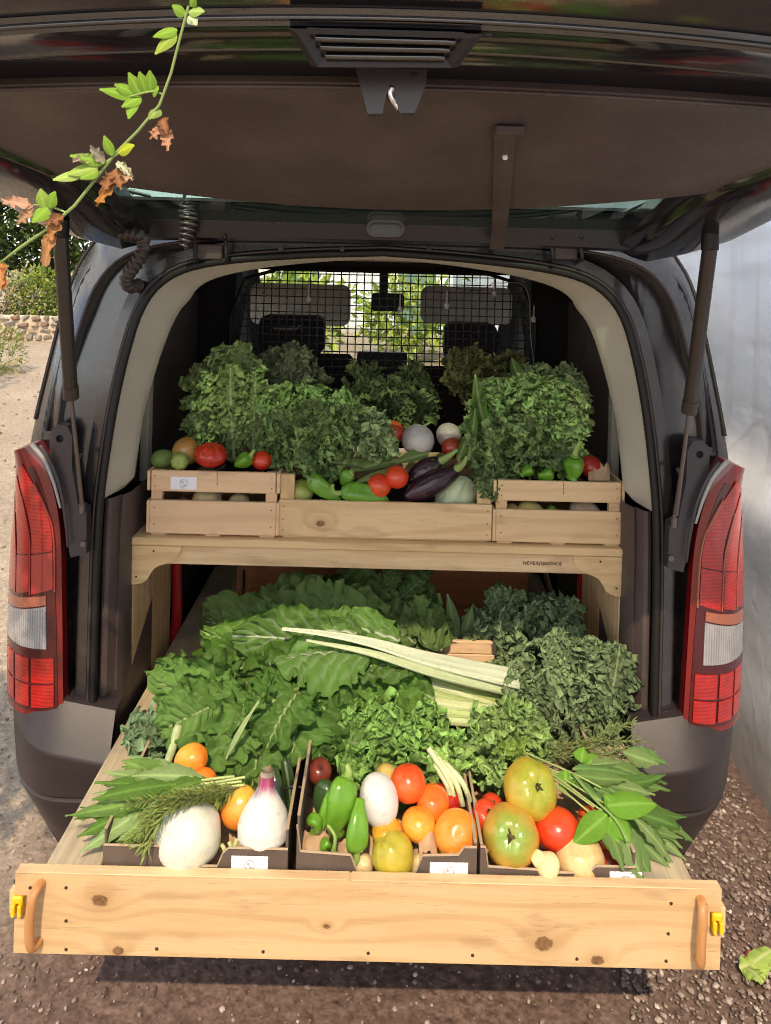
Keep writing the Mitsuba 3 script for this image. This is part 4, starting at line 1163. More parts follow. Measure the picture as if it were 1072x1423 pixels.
def ball(r, seed, squash=1.0, ribs=0, ribd=0.0, dimple=0.0, dimr=0.35, n=40, m=26, lump=0.03, tone=None, power=1.0, wide=None):
    """A fruit about its z axis with ribs and a dimple at the top; tone(theta 0 top..pi, phi, noise) gives colours."""
    th, ph = np.linspace(0.0, math.pi, m), np.linspace(0, 2 * math.pi, n, endpoint=False)
    TH, PH = np.meshgrid(th, ph, indexing='ij')
    d = np.stack([np.sin(TH) * np.cos(PH), np.sin(TH) * np.sin(PH), np.cos(TH)], -1)
    R = 1 + lump * 2 * (meshkit.noise(d * 1.7 + seed * 3.7, seed) - 0.5)
    R = R + lump * 0.5 * (meshkit.noise(d * 4.3 + seed * 1.9, seed + 2) - 0.5)
    if ribs:
        jit = 0.4 * meshkit.noise(np.stack([np.cos(PH), np.sin(PH), 0 * PH + seed], -1) * 1.5, seed)
        R = R - ribd * (0.5 + 0.5 * np.cos(ribs * PH + 6 * jit)) ** 2 * np.sin(np.clip(TH, 0, math.pi)) ** 0.7 * np.exp(-((TH - 0.5) / 1.1) ** 2)
    P = d * R[..., None] * r
    P[..., 2] *= squash
    if dimple:
        rho = np.sin(TH)
        P[..., 2] -= (TH < 1.5) * dimple * r * np.exp(-(rho / dimr) ** 2)
    if wide is not None:
        P[..., :2] *= wide(TH)[..., None]
    C = tone(TH, PH, meshkit.fbm(d * 3 + seed, 3, seed)) if tone else np.ones(P.shape) * 0.5
    return P.reshape(-1, 3), quads(m, n, True), np.clip(np.asarray(C), 0.002, 1).reshape(-1, 3)


def lerp3(a, b, t):
    t = np.clip(t, 0, 1)[..., None]
    return np.asarray(a) * (1 - t) + np.asarray(b) * t


def axis_to(d, spin=0.0):
    """A rotation that takes +z to d."""
    z = unit(d)
    x = unit(np.cross([0, 1, 0.01], z))
    R = np.stack([x, np.cross(z, x), z], 1)
    return R @ rot([0, 0, 1], spin)


def star(r, seed, n=5, col=(0.055, 0.06, 0.025)):
    """The cork scar and shrivelled sepals of a tomato."""
    rr = np.random.default_rng(seed)
    ms = []
    for k in range(n):
        l_ = r * rr.uniform(0.55, 1.25)
        c_ = np.asarray(col) * rr.uniform(0.7, 1.5)
        m = leaf(l_, r * rr.uniform(0.30, 0.5), seed + k, 9, 5, 'ovate', c_, c_ * 1.3, 0.03, veins=0, bend=rr.uniform(-1.6, 0.5), cup=rr.uniform(-0.5, 0.8), ruffle=r * 0.06, rfreq=2, twist=rr.uniform(-0.8, 0.8))
        a = 2 * math.pi * k / n + rr.uniform(-0.45, 0.45)
        ms.append(aim(m, np.zeros(3), [math.cos(a), math.sin(a), rr.uniform(0.0, 0.7)], [0, 0, 1]))
    sc = ball(r * 0.42, seed, 0.30, 5, 0.2, 0, n=14, m=9, lump=0.2)
    st_ = tube([[0, 0, -0.004], [r * 0.05, 0, r * 0.4]], r * 0.11, 6)
    return catc(*ms, (sc[0], sc[1], np.tile([0.16, 0.10, 0.045], (len(sc[0]), 1))), (*st_, np.tile(np.asarray(col) * 1.3, (len(st_[0]), 1))))


def tomato(label, px, rpx, colA, colB, seed, Y, ribs=0, squash=0.88, face=(0.1, -0.5, 0.8), sepals=True, group=None, mode='top', name='tomato', catname='tomato', parent=None, ribd=0.10, lump=0.03, skin='glossy_skin', stretch=None):
    """px: centre in the photograph at depth Y, rpx: its radius there."""
    c = at(*px, Y)
    r = rpx * (Y - CAM[1]) / FPX

    def tone(TH, PH, N):
        if mode == 'top':
            t = np.clip((TH - 0.35) / 1.3, 0, 1) + 0.7 * (N - 0.5)
        elif mode == 'mottle':
            t = 0.5 + 2.2 * (N - 0.5)
        else:
            t = np.clip((np.cos(PH) * np.sin(TH) + 0.2) * 0.8 + 0.9 * (N - 0.5), 0, 1)
        C = lerp3(colA, colB, t)
        return C * (0.94 + 0.12 * N[..., None])

    m = ball(r, seed, squash, ribs, ribd, 0.17 if sepals or ribs else 0.06, 0.32, 44, 28, lump, tone)
    R = axis_to(face, seed * 47)
    if stretch:
        m = (m[0] * [1, 1, stretch], *m[1:])
    k = thing(name, label, catname, group)
    obj('flesh', xf(m[:2], R, c), skin, k, smooth=True, color=m[2])
    if sepals:
        s_ = star(r * 0.24, seed + 5)
        zt = m[0][0][2]
        obj('calyx', xf((s_[0] + [0, 0, zt + 0.001], s_[1]), R, c), 'leaf', k, smooth=True, color=s_[2])
    return k


def body(path, radii, seed, lobes=0, lobd=0.0, n=26, sides=28, tone=None):
    """A fruit along a curved spine, with rounded ends; colour by (t along, angle, noise)."""
    P = spline(path, n)
    t = np.linspace(0, 1, n)
    rr = np.interp(t, np.linspace(0, 1, len(radii)), radii)
    rr[0] = rr[-1] = 1e-4
    tt, A, B = frames(P)
    g_ = np.linspace(0, 2 * math.pi, sides, endpoint=False)
    G, Tt = np.meshgrid(g_, t)
    k = 1 - lobd * (0.5 + 0.5 * np.cos(lobes * G + seed)) * np.sin(math.pi * np.clip(Tt, 0, 1)) ** 0.4 if lobes else np.ones_like(G)
    V = P[:, None] + (rr[:, None] * k)[..., None] * (np.cos(G)[..., None] * A[:, None] + np.sin(G)[..., None] * B[:, None])
    wob = (meshkit.noise(V * 45 + seed, seed) - 0.5) * 0.10
    V = V + (V - P[:, None]) * wob[..., None]
    N = meshkit.fbm(V * 25 + seed, 3, seed)
    C = tone(Tt, G, N) if tone else np.ones(V.shape) * 0.4
    return V.reshape(-1, 3), quads(n, sides, True), np.clip(C, 0.002, 1).reshape(-1, 3)


def pepper(label, pts, Y, rpx, seed, col=(0.10, 0.26, 0.018), stem_pts=None, tiprad=0.15, lob=0.28, group=None, lit=(0.22, 0.42, 0.05)):
    """pts: the spine in the photograph, from the shoulder to the tip."""
    P = [at(u, v, y) for (u, v), y in zip(pts, np.broadcast_to(Y, (len(pts),)))]
    r = rpx * (np.mean(Y) - CAM[1]) / FPX
    m = body(P, [0.55 * r, 0.95 * r, r, 0.92 * r, 0.75 * r, 0.5 * r, tiprad * r], seed, 3, lob, 30, 30, lambda t, g_, N: lerp3(col, lit, 0.9 * (N - 0.35)))
    k = thing('green_pepper', label, 'pepper', group)
    obj('flesh', m[:2], 'glossy_skin', k, smooth=True, color=m[2])
    if stem_pts:
        S = spline([at(u, v, y) for u, v, y in stem_pts], 14)
        q = tube(S, np.linspace(0.30, 0.16, 14) * r * 0.85 + 0.0012, 9)
        obj('stem', q, 'satin_skin', k, smooth=True, color=np.tile([0.24, 0.36, 0.09], (len(q[0]), 1)))
        cap = ball(r * 0.45, seed, 0.35, 5, 0.15, 0, n=16, m=9)
        obj('cap', xf(cap[:2], axis_to(S[2] - S[0]), S[0]), 'satin_skin', k, smooth=True, color=np.tile([0.16, 0.30, 0.05], (len(cap[0]), 1)))
    return k


KALE = dict(form='kale', col=(0.075, 0.125, 0.050), rib=(0.30, 0.38, 0.20), ribw=0.03, nu=118, nv=51, ruffle=0.0090, rfreq=16.0, veins=6, stalk=0.12, cup=0.15, bend=0.6)


def kale(label, c_px, Y, r_px, n, seed, col=None, size=1.0, depth=0.09, up=0.55, toward=0.75, base=(0, 0.10, -0.09), group='bunches of curly kale', extra=(), name='kale_bunch', catname='kale', spec=None, L=None, spread=1.0):
    """A bunch: n frilly leaves that grow from one foot behind and below, and open over an ellipsoid facing up and towards the viewer."""
    r = np.random.default_rng(seed)
    c = at(*c_px, Y)
    s = (Y - CAM[1]) / FPX
    rad = np.array([r_px[0] * s, depth, r_px[1] * s])
    sp = dict(KALE)
    sp.update(spec or {})
    size = size * 0.95
    if col is not None:
        sp['col'] = col
    foot = c + np.asarray(base) * [1, 1, 1]
    k = thing(name, label, catname, group)
    gold = math.pi * (3 - math.sqrt(5))
    view = unit([0, -toward, up])
    ex = np.array([1.0, 0, 0])
    ey = np.cross(view, ex)
    for i in range(n):
        cz = 1 - (i + 0.5) / n * (1.15 * spread)
        rho = math.sqrt(max(0, 1 - cz * cz))
        a = i * gold + seed
        w = view * cz + (ex * math.cos(a) + ey * math.sin(a)) * rho
        w = unit(w + r.normal(0, 0.12, 3))
        S = c + w * rad
        b = foot + r.normal(0, 0.012, 3) + (S - foot) * 0.06
        Ln = np.linalg.norm(S - b) * r.uniform(0.98, 1.15) if L is None else L * r.uniform(0.85, 1.1)
        if L is not None:
            b = S - unit(S - foot) * Ln * 0.9
        Ln = max(Ln, 0.07)
        m = leaf(Ln, min(Ln * r.uniform(0.85, 1.1), 0.20) * size, seed * 50 + i, **{**sp, 'ruffle': sp['ruffle'] * min(1.0, Ln / 0.13), 'col': np.asarray(sp['col']) * 1.5 * r.uniform(0.82, 1.2), 'rfreq': sp['rfreq'] * Ln / 0.2, 'bend': sp['bend'] + r.uniform(-0.3, 0.5), 'twist': r.uniform(-0.4, 0.4)})
        face = w * 0.6 + view * 0.8 + r.normal(0, 0.25, 3)
        m = aim(m, b, S, face)
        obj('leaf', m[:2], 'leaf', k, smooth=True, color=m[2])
    for (b, t, f, Ln, W, sd) in extra:
        m = leaf(Ln, W, sd, **sp)
        m = aim(m, at(*b), at(*t), f)
        obj('leaf', m[:2], 'leaf', k, smooth=True, color=m[2])
    return k


def stalks(parent, runs, r, col, name='stalk', sides=8, bsdf='leaf'):
    for pts in runs:
        P = spline([at(*p) for p in pts], 14)
        q = tube(P, np.linspace(r, r * 0.8, 14), sides)
        cc = np.tile(np.asarray(col), (len(q[0]), 1)) * (0.85 + 0.3 * meshkit.noise(q[0] * 60)[:, None])
        obj(name, q, 'satin_skin', parent, smooth=True, color=cc)


def pxleaf(parent, b, t, face, W, seed, Lk=1.1, name='leaf', bsdf='leaf', **sp):
    """A leaf from photograph point b to t, both (u, v, depth)."""
    B, Tt = at(*b), at(*t)
    Ln = np.linalg.norm(Tt - B) * Lk
    m = leaf(Ln, W, seed, **sp)
    m = aim(m, B, Tt, face)
    return obj(name, m[:2], bsdf, parent, smooth=True, color=m[2])

# ------------------------------------------------------------------ vegetables: the upper crates
UP = (0, -0.7, 0.6)
ORANGE, RED, DEEP, GOLD, GREENY, YELLOW = (0.78, 0.20, 0.02), (0.62, 0.045, 0.014), (0.40, 0.02, 0.012), (0.82, 0.42, 0.06), (0.42, 0.46, 0.08), (0.78, 0.60, 0.10)
PALE, CREAM, WHITE, TAN = (0.60, 0.50, 0.28), (0.55, 0.42, 0.23), (0.62, 0.62, 0.60), (0.60, 0.45, 0.26)

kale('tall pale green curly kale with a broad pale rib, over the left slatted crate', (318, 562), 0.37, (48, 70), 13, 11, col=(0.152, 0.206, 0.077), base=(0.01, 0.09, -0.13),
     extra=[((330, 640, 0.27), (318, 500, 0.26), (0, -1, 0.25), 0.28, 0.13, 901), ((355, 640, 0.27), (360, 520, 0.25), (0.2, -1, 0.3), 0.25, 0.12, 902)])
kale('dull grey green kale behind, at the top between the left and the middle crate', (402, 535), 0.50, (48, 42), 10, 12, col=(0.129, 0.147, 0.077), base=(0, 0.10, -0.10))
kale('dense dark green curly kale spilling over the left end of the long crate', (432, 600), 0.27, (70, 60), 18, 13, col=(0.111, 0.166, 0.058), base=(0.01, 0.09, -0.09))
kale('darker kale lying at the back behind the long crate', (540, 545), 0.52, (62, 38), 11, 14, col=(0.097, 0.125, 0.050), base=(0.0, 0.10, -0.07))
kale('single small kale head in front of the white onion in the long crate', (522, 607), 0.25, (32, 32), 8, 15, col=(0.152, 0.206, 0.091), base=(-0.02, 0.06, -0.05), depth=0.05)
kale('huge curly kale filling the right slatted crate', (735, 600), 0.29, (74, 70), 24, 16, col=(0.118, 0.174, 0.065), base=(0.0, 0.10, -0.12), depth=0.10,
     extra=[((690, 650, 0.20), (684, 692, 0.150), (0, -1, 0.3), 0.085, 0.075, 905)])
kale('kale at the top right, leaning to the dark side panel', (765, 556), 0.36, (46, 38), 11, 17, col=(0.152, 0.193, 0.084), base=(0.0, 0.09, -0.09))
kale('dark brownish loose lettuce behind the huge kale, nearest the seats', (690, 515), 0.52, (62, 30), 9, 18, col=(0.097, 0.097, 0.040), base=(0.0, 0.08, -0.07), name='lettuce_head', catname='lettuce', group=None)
ch = thing('chard_leaves', 'two smooth green leaves standing out of the kale at the top right', 'leaves')
for i, (b, t, w) in enumerate([((672, 590, 0.33), (668, 528, 0.30), 0.045), ((678, 600, 0.32), (672, 560, 0.28), 0.04), ((655, 640, 0.27), (666, 575, 0.27), 0.03), ((640, 640, 0.27), (662, 590, 0.27), 0.028), ((728, 540, 0.40), (718, 500, 0.42), 0.045), ((745, 540, 0.42), (760, 505, 0.44), 0.045)]):
    pxleaf(ch, b, t, (0.2, -1, 0.3), w, 300 + i, col=(0.10, 0.20, 0.045), rib=(0.35, 0.42, 0.2), bend=0.3, nu=16, nv=7)

tomato('ridged red tomato on the left slatted crate', (297, 632), 23, RED, DEEP, 21, 0.20, ribs=7, squash=0.72, face=(0.1, -0.15, 1), sepals=False, ribd=0.12)
tomato('brownish half ripe tomato beside the ridged red one on the left crate', (263, 627), 19, (0.45, 0.20, 0.05), (0.20, 0.20, 0.05), 22, 0.23, squash=1.05, sepals=False)
tomato('small red tomato peeping out under the kale at the right end of the left crate', (368, 640), 14, RED, DEEP, 23, 0.21, sepals=False)
tomato('pale green courgette end at the left corner of the left crate', (231, 638), 13, (0.10, 0.17, 0.04), (0.20, 0.26, 0.08), 24, 0.22, squash=1.5, sepals=False, name='courgette', catname='courgette', skin='satin_skin', face=(-0.5, -0.8, 0.2))
tomato('ribbed green squash end under the brownish tomato on the left crate', (254, 641), 13, (0.30, 0.36, 0.10), (0.16, 0.24, 0.05), 25, 0.19, ribs=8, sepals=False, name='squash', catname='squash', skin='satin_skin', face=(-0.1, -1, 0.2))
pepper('small green pepper lying on the rim of the left crate', [(352, 634), (342, 641), (330, 648)], 0.19, 12, 31, stem_pts=[(352, 634, 0.19), (358, 625, 0.185)])
for i, (u, v, r, lb) in enumerate(((292, 694, 20, 'cream potato seen through the gap of the left crate, middle of the gap'), (337, 699, 15, 'smaller cream potato right of the other in the gap of the left crate'), (258, 702, 12, 'brownish potato at the left in the gap of the left crate'))):
    tomato(lb, (u, v), r, CREAM if i < 2 else (0.30, 0.17, 0.09), TAN if i < 2 else (0.22, 0.12, 0.07), 40 + i, 0.22, squash=0.75, sepals=False, name='potato', catname='potato', skin='satin_skin', mode='mottle')
# filling under the upper heaps, so that nothing floats: potatoes and the like, mostly hidden
# long crate
tomato('green unripe tomato in the left corner of the long crate', (424, 682), 17, (0.22, 0.26, 0.05), (0.30, 0.32, 0.08), 26, 0.215, sepals=False)
pepper('long green pepper lying at the left front of the long crate', [(432, 662), (452, 678), (478, 697)], [0.20, 0.195, 0.20], 13, 32, tiprad=0.3)
pepper('curled green pepper with a hooked stem, front of the long crate', [(478, 685), (500, 684), (530, 690), (545, 698)], [0.195, 0.19, 0.195, 0.20], 14, 33, stem_pts=[(480, 685, 0.19), (470, 685, 0.185), (466, 679, 0.182), (467, 673, 0.182)])
pepper('small folded green pepper behind the curled one in the long crate', [(492, 656), (484, 666), (478, 674)], 0.225, 11, 34, stem_pts=[(492, 656, 0.22), (495, 662, 0.21)])
tomato('left one of the pair of small red tomatoes in the long crate', (531, 675), 17, RED, (0.66, 0.09, 0.02), 27, 0.205, sepals=False, squash=0.95)
tomato('right upper one of the pair of small red tomatoes in the long crate', (556, 663), 16, (0.66, 0.06, 0.015), RED, 28, 0.20, sepals=False, squash=0.95)
tomato('dull red tomato behind the small kale head in the long crate', (549, 600), 17, (0.42, 0.08, 0.03), DEEP, 29, 0.33, sepals=False)
tomato('white onion in shade at the back of the long crate', (585, 612), 23, (0.52, 0.49, 0.47), (0.42, 0.38, 0.36), 30, 0.31, sepals=False, name='onion', catname='onion', skin='satin_skin')
tomato('white and red onion half hidden at the back, right of the white onion', (628, 605), 18, (0.45, 0.38, 0.36), (0.35, 0.26, 0.24), 31, 0.36, sepals=False, name='onion', catname='onion', skin='satin_skin')
tomato('dark red tomato behind the aubergine stems', (633, 622), 15, (0.36, 0.07, 0.03), DEEP, 32, 0.32, sepals=False)
for i, (pts, yy, rp, stem, lb) in enumerate((([(640, 652), (612, 668), (582, 684), (566, 694)], [0.235, 0.215, 0.205, 0.20], 17, [(634, 655, 0.225), (648, 645, 0.215), (653, 634, 0.21)], 'dark purple aubergine lying in front, its green calyx to the right'),
                                             ([(618, 640), (592, 656), (570, 668)], [0.26, 0.25, 0.24], 16, [(616, 642, 0.25), (628, 634, 0.24), (640, 625, 0.235)], 'dark purple aubergine lying behind the front one'))):
    P = [at(u, v, y) for (u, v), y in zip(pts, yy)]
    r_ = rp * 2.05 / FPX
    m = body(P, [0.5 * r_, 0.75 * r_, 0.95 * r_, r_, 0.95 * r_, 0.7 * r_, 0.3 * r_], 60 + i, 0, 0, 30, 26, lambda t, g_, N: lerp3((0.020, 0.007, 0.014), (0.055, 0.018, 0.035), 1.5 * (N - 0.4)))
    k = thing('aubergine', lb, 'aubergine', 'aubergines in the long crate')
    obj('flesh', m[:2], 'glossy_skin', k, smooth=True, color=m[2])
    S = spline([at(*q) for q in stem], 14)
    q = tube(S, np.linspace(0.013, 0.0045, 14), 9)
    obj('stem', q, 'satin_skin', k, smooth=True, color=np.tile([0.22, 0.32, 0.09], (len(q[0]), 1)))
    ms = []
    d_ = unit(P[1] - P[0])
    for j in range(5):
        m = leaf(0.05, 0.026, 610 + j, 9, 5, 'lance', (0.20, 0.30, 0.08), (0.22, 0.32, 0.10), 0.03, veins=0, bend=0.9, cup=0.3)
        a_ = j * 1.257
        off = rot(d_, math.degrees(a_)) @ unit(np.cross(d_, [0, 0, 1]))
        ms.append(aim(m, S[0] + off * 0.004, S[0] + d_ * 0.03 + off * 0.02, off))
    m = catc(*ms)
    obj('calyx', m[:2], 'leaf', k, smooth=True, color=m[2])
cb = thing('pointed_cabbage', 'pale green pointed cabbage at the right end of the long crate', 'cabbage')
m = ball(31 * 2.06 / FPX, 71, 1.0, 12, 0.05, 0, 0.3, 40, 26, 0.06, lambda TH, PH, N: lerp3((0.50, 0.54, 0.36), (0.33, 0.40, 0.22), (0.5 + 0.5 * np.cos(PH * 9 + 5 * N)) ** 3 + N - 0.5))
obj('heart', xf((m[0] * [0.95, 0.9, 1.15], m[1]), axis_to((0.45, -0.1, 0.9)), at(637, 694, 0.245)), 'satin_skin', cb, smooth=True, color=m[2])
lv = thing('lettuce_leaves', 'long dull green leaves lying across the middle of the long crate', 'leaves')
for i, (b, t, w) in enumerate([((560, 640, 0.25), (488, 652, 0.22), 0.035), ((540, 650, 0.25), (470, 640, 0.23), 0.035), ((560, 655, 0.22), (500, 668, 0.21), 0.03), ((600, 630, 0.27), (558, 640, 0.23), 0.04), ((520, 640, 0.27), (598, 585, 0.40), 0.012)]):
    pxleaf(lv, b, t, (0, -0.6, 0.8), w, 330 + i, col=(0.13, 0.19, 0.06), rib=(0.3, 0.36, 0.16), bend=0.2, nu=14, nv=7)
# right crate
pepper('bright green pepper with a tall stem, standing on the rim of the right crate', [(803, 636), (803, 652), (799, 668)], 0.185, 16, 35, stem_pts=[(803, 634, 0.183), (806, 622, 0.18), (812, 613, 0.178)], tiprad=0.6)
pepper('green pepper end on the right crate, left of the tall stemmed one', [(773, 657), (764, 660), (752, 662)], 0.19, 10, 36, tiprad=0.7)
pepper('small green pepper under the kale at the rim of the right crate', [(745, 652), (735, 656), (728, 662)], 0.20, 9, 37, tiprad=0.6)
tomato('red tomato at the right end of the right crate', (825, 648), 16, (0.32, 0.025, 0.015), DEEP, 33, 0.24, sepals=False)
sq = [('yellow squash lying in the gap of the right crate', (742, 712), 19, (0.72, 0.55, 0.22), 0.21), ('smaller yellow squash left in the gap of the right crate', (717, 709), 11, (0.70, 0.50, 0.18), 0.22), ('pale pinkish squash at the right in the gap of the right crate', (818, 713), 22, (0.62, 0.46, 0.33), 0.215)]
for i, (lb, p, r, c_, y) in enumerate(sq):
    tomato(lb, p, r, c_, np.asarray(c_) * 0.85, 80 + i, y, squash=0.55, sepals=False, name='squash', catname='squash', skin='satin_skin')
pepper('green pepper showing through the gap of the right crate', [(765, 707), (772, 711), (782, 714)], 0.215, 9, 38)
pb = obj('paper_fold', (lambda P: (P.reshape(-1, 3), quads(8, 8)))(np.array([[at(822 + 30 * i / 7, 668 - (16 + 10 * abs(math.sin(i * 1.3))) * j / 7, 0.19 + 0.03 * j / 7 + 0.006 * math.sin(i * 2.1)) for j in range(8)] for i in range(8)])), 'kraft', crr, smooth=20)
stp = tube(spline([at(826, 650, 0.20), at(822, 642, 0.198), at(826, 634, 0.196)], 8), 0.003, 6)
# hidden filling that carries the heaps in the crates
for k, (x0, x1, y0, y1, z) in ((crl, (bl_[0] + 0.012, bl_[1] - 0.012, 0.20, 0.49, bz1 + 0.125)), (crr, (br_[0] + 0.012, br_[1] - 0.012, 0.20, 0.49, bz1 + 0.120)), (crm, (mx0 + 0.012, mx1 - 0.012, 0.21, 0.46, bz1 + 0.085))):
    obj('paper_lining', crumple(x0, x1, y0, y1, z, 0.02, 5 + x0, 16, 30), 'interior_dark', k, smooth=20)

# festoon of bulbs hanging behind the barrier on the right
fs = thing('light_string', 'string of small white bulbs hanging under the roof behind the wire barrier', 'light string')
P = spline([at(690, 393, 0.93), at(668, 404, 0.94), at(625, 398, 0.94), at(560, 392, 0.94)], 20)
P2 = spline([at(690, 393, 0.93), at(735, 400, 0.92), at(742, 470, 0.90), at(748, 520, 0.88)], 24)
obj('cord', tube(P, 0.0015, 5), 'black_steel', fs)
obj('cord', tube(P2, 0.0015, 5), 'beige_trim', fs)
for u, v in ((625, 425), (691, 408), (746, 444), (433, 416), (560, 430)):
    c = at(u, v, 0.95)
    bb = ball(0.0095, 3, 1.3, n=12, m=9)
    bk = obj('bulb', xf(bb[:2], None, c), 'bulb_white', fs, smooth=True)
    obj('bulb_cord', tube([c + [0, 0, 0.010], c + [0, 0, 0.055]], 0.0022, 5), 'bulb_white', bk)

# ------------------------------------------------------------------ vegetables: the drawer
CH = dict(form='ovate', col=(0.080, 0.165, 0.034), rib=(0.42, 0.50, 0.30), ribw=0.045, nu=70, nv=41, blister=0.012, bfreq=44.0, ruffle=0.009, rfreq=5.0, veins=7, veindep=0.008, ribcol=0.5, bend=0.5, cup=0.1)


def many(parent, rows, seed, **sp):
    """Leaves from foot to tip; where that is longer than a leaf, a second one grows half way."""
    r = np.random.default_rng(seed)
    k = 0
    for b, t, W in rows:
        B, Tp = at(*b), at(*t)
        D = B - Tp
        Ln = np.linalg.norm(D)
        steps = [0.0] if Ln < 0.30 else ([0.0, 0.36] if Ln < 0.46 else [0.0, 0.27, 0.55])
        for st in steps:
            tip = Tp + D * st + r.normal(0, 0.012, 3) * (st > 0)
            foot = tip + D / Ln * min(Ln * (1 - st), 0.27)
            face = np.array([0, -0.74, 0.68]) + r.normal(0, 0.34, 3)
            q = dict(sp)
            q['col'] = np.asarray(sp['col']) * r.uniform(0.75, 1.28)
            q['bend'] = sp.get('bend', 0.4) + r.uniform(-0.25, 0.55)
            q['ruffle'] = sp.get('ruffle', 0) * r.uniform(0.55, 1.1)
            q['cup'], q['fold'] = r.uniform(-0.8, 0.5), r.uniform(-0.4, 0.4)
            l_ = np.linalg.norm(tip - foot)
            m = aim(leaf(l_ * 1.12, W * r.uniform(1.15, 1.5), seed + k, twist=r.uniform(-0.5, 0.5), **q), foot, tip, face)
            obj('leaf', m[:2], 'leaf', parent, smooth=True, color=m[2])
            k += 1


bc = thing('chard_bunch', 'wide bunch of dark crinkled chard at the back of the drawer', 'chard')
many(bc, [((585, 905, .16), (262, 862, .20), .13), ((590, 905, .17), (300, 835, .26), .14), ((595, 905, .18), (345, 812, .32), .15), ((600, 905, .18), (392, 796, .36), .15), ((605, 900, .19), (435, 790, .38), .15), ((610, 900, .20), (475, 788, .40), .14),
          ((612, 900, .20), (515, 796, .38), .12), ((615, 900, .20), (555, 802, .36), .11), ((560, 905, .14), (330, 850, .20), .13), ((565, 905, .14), (385, 825, .24), .13), ((575, 905, .14), (435, 815, .27), .13), ((585, 903, .15), (485, 812, .29), .12), ((600, 903, .15), (535, 815, .29), .10),
          ((612, 905, .16), (575, 828, .27), .09), ((618, 905, .16), (600, 845, .25), .075), ((450, 895, .16), (290, 872, .15), .12), ((520, 890, .16), (400, 850, .16), .11)], 1000, **{**CH, 'col': (0.120, 0.190, 0.058), 'rib': (0.34, 0.42, 0.24), 'ribw': 0.022, 'blister': 0.015, 'bfreq': 36.0, 'ruffle': 0.010, 'bend': 0.9})
for i, (u0, v0, u1, v1) in enumerate(((560, 812, 600, 800), (590, 838, 606, 848), (596, 850, 605, 890), (570, 845, 590, 886), (615, 870, 612, 838), (545, 800, 556, 792))):
    pxleaf(bc, (u0, v0 + 20, .26), (u1, v1, .24), (0.2, -1, 0.4), 0.07, 1050 + i, **{**CH, 'col': (0.055, 0.10, 0.03), 'rib': (0.2, 0.26, 0.12), 'ribw': 0.02, 'bend': 0.9, 'cup': -0.5})
ds = thing('sage_leaf_pair', 'two narrow pointed leaves standing up behind the pink wooden box', 'leaves')
for i, (b, t) in enumerate([((640, 890, .24), (628, 832, .26)), ((648, 890, .24), (660, 848, .25)), ((625, 888, .24), (608, 850, .26))]):
    pxleaf(ds, b, t, (0.1, -1, .3), 0.035, 1070 + i, form='lance', col=(0.13, 0.20, 0.08), rib=(0.25, 0.3, 0.15), bend=0.2, nu=14, nv=7)

# the big chard leaf with a white stem, lying across the top
bw = thing('white_stemmed_chard', 'single chard leaf with a long broad white stem laid across the bunches', 'chard')


def stem(parent, pts, widths, th, col, seed, name='stem', groove=0.4):
    P = spline([at(*p) for p in pts], 30)
    w = np.interp(np.linspace(0, 1, 30), np.linspace(0, 1, len(widths)), widths)
    t, A, B = frames(P)
    upv = np.array([0, -0.55, 0.83])
    Bn = upv - t * (t @ upv)[:, None]
    Bn /= np.linalg.norm(Bn, axis=1, keepdims=True)
    An = np.cross(Bn, t)
    g_ = np.linspace(0, 2 * math.pi, 28, endpoint=False)
    prof = np.stack([np.cos(g_), th * np.sin(g_) * (1 + 0.10 * np.cos(g_ * 9)) - groove * th * (1 - np.cos(g_) ** 2) * (np.sin(g_) > 0)], 1)
    V = P[:, None] + w[:, None, None] * (prof[None, :, :1] * An[:, None] + prof[None, :, 1:] * Bn[:, None])
    f = quads(30, 28, True)
    n0 = 30 * 28
    V = np.vstack([V.reshape(-1, 3), P[-1:], P[:1]])
    i = np.arange(28)
    f = np.vstack([f, np.stack([i + 29 * 28, (i + 1) % 28 + 29 * 28, i * 0 + n0], 1), np.stack([(i + 1) % 28, i, i * 0 + n0 + 1], 1)])
    streak = meshkit.noise(np.stack([np.tile(g_ * 5, 30), np.repeat(np.arange(30) * 0.15, 28), np.full(n0, seed)], 1), seed)
    C = np.asarray(col)[None] * (0.80 + 0.36 * streak)[:, None]
    C = np.vstack([C, [np.asarray(col) * 1.1, np.asarray(col)]])
    return obj(name, (V, f), 'satin_skin', parent, smooth=40, color=None) if False else obj(name, (V, f), 'satin_skin', parent, smooth=True, color=np.clip(C, 0, 0.85))


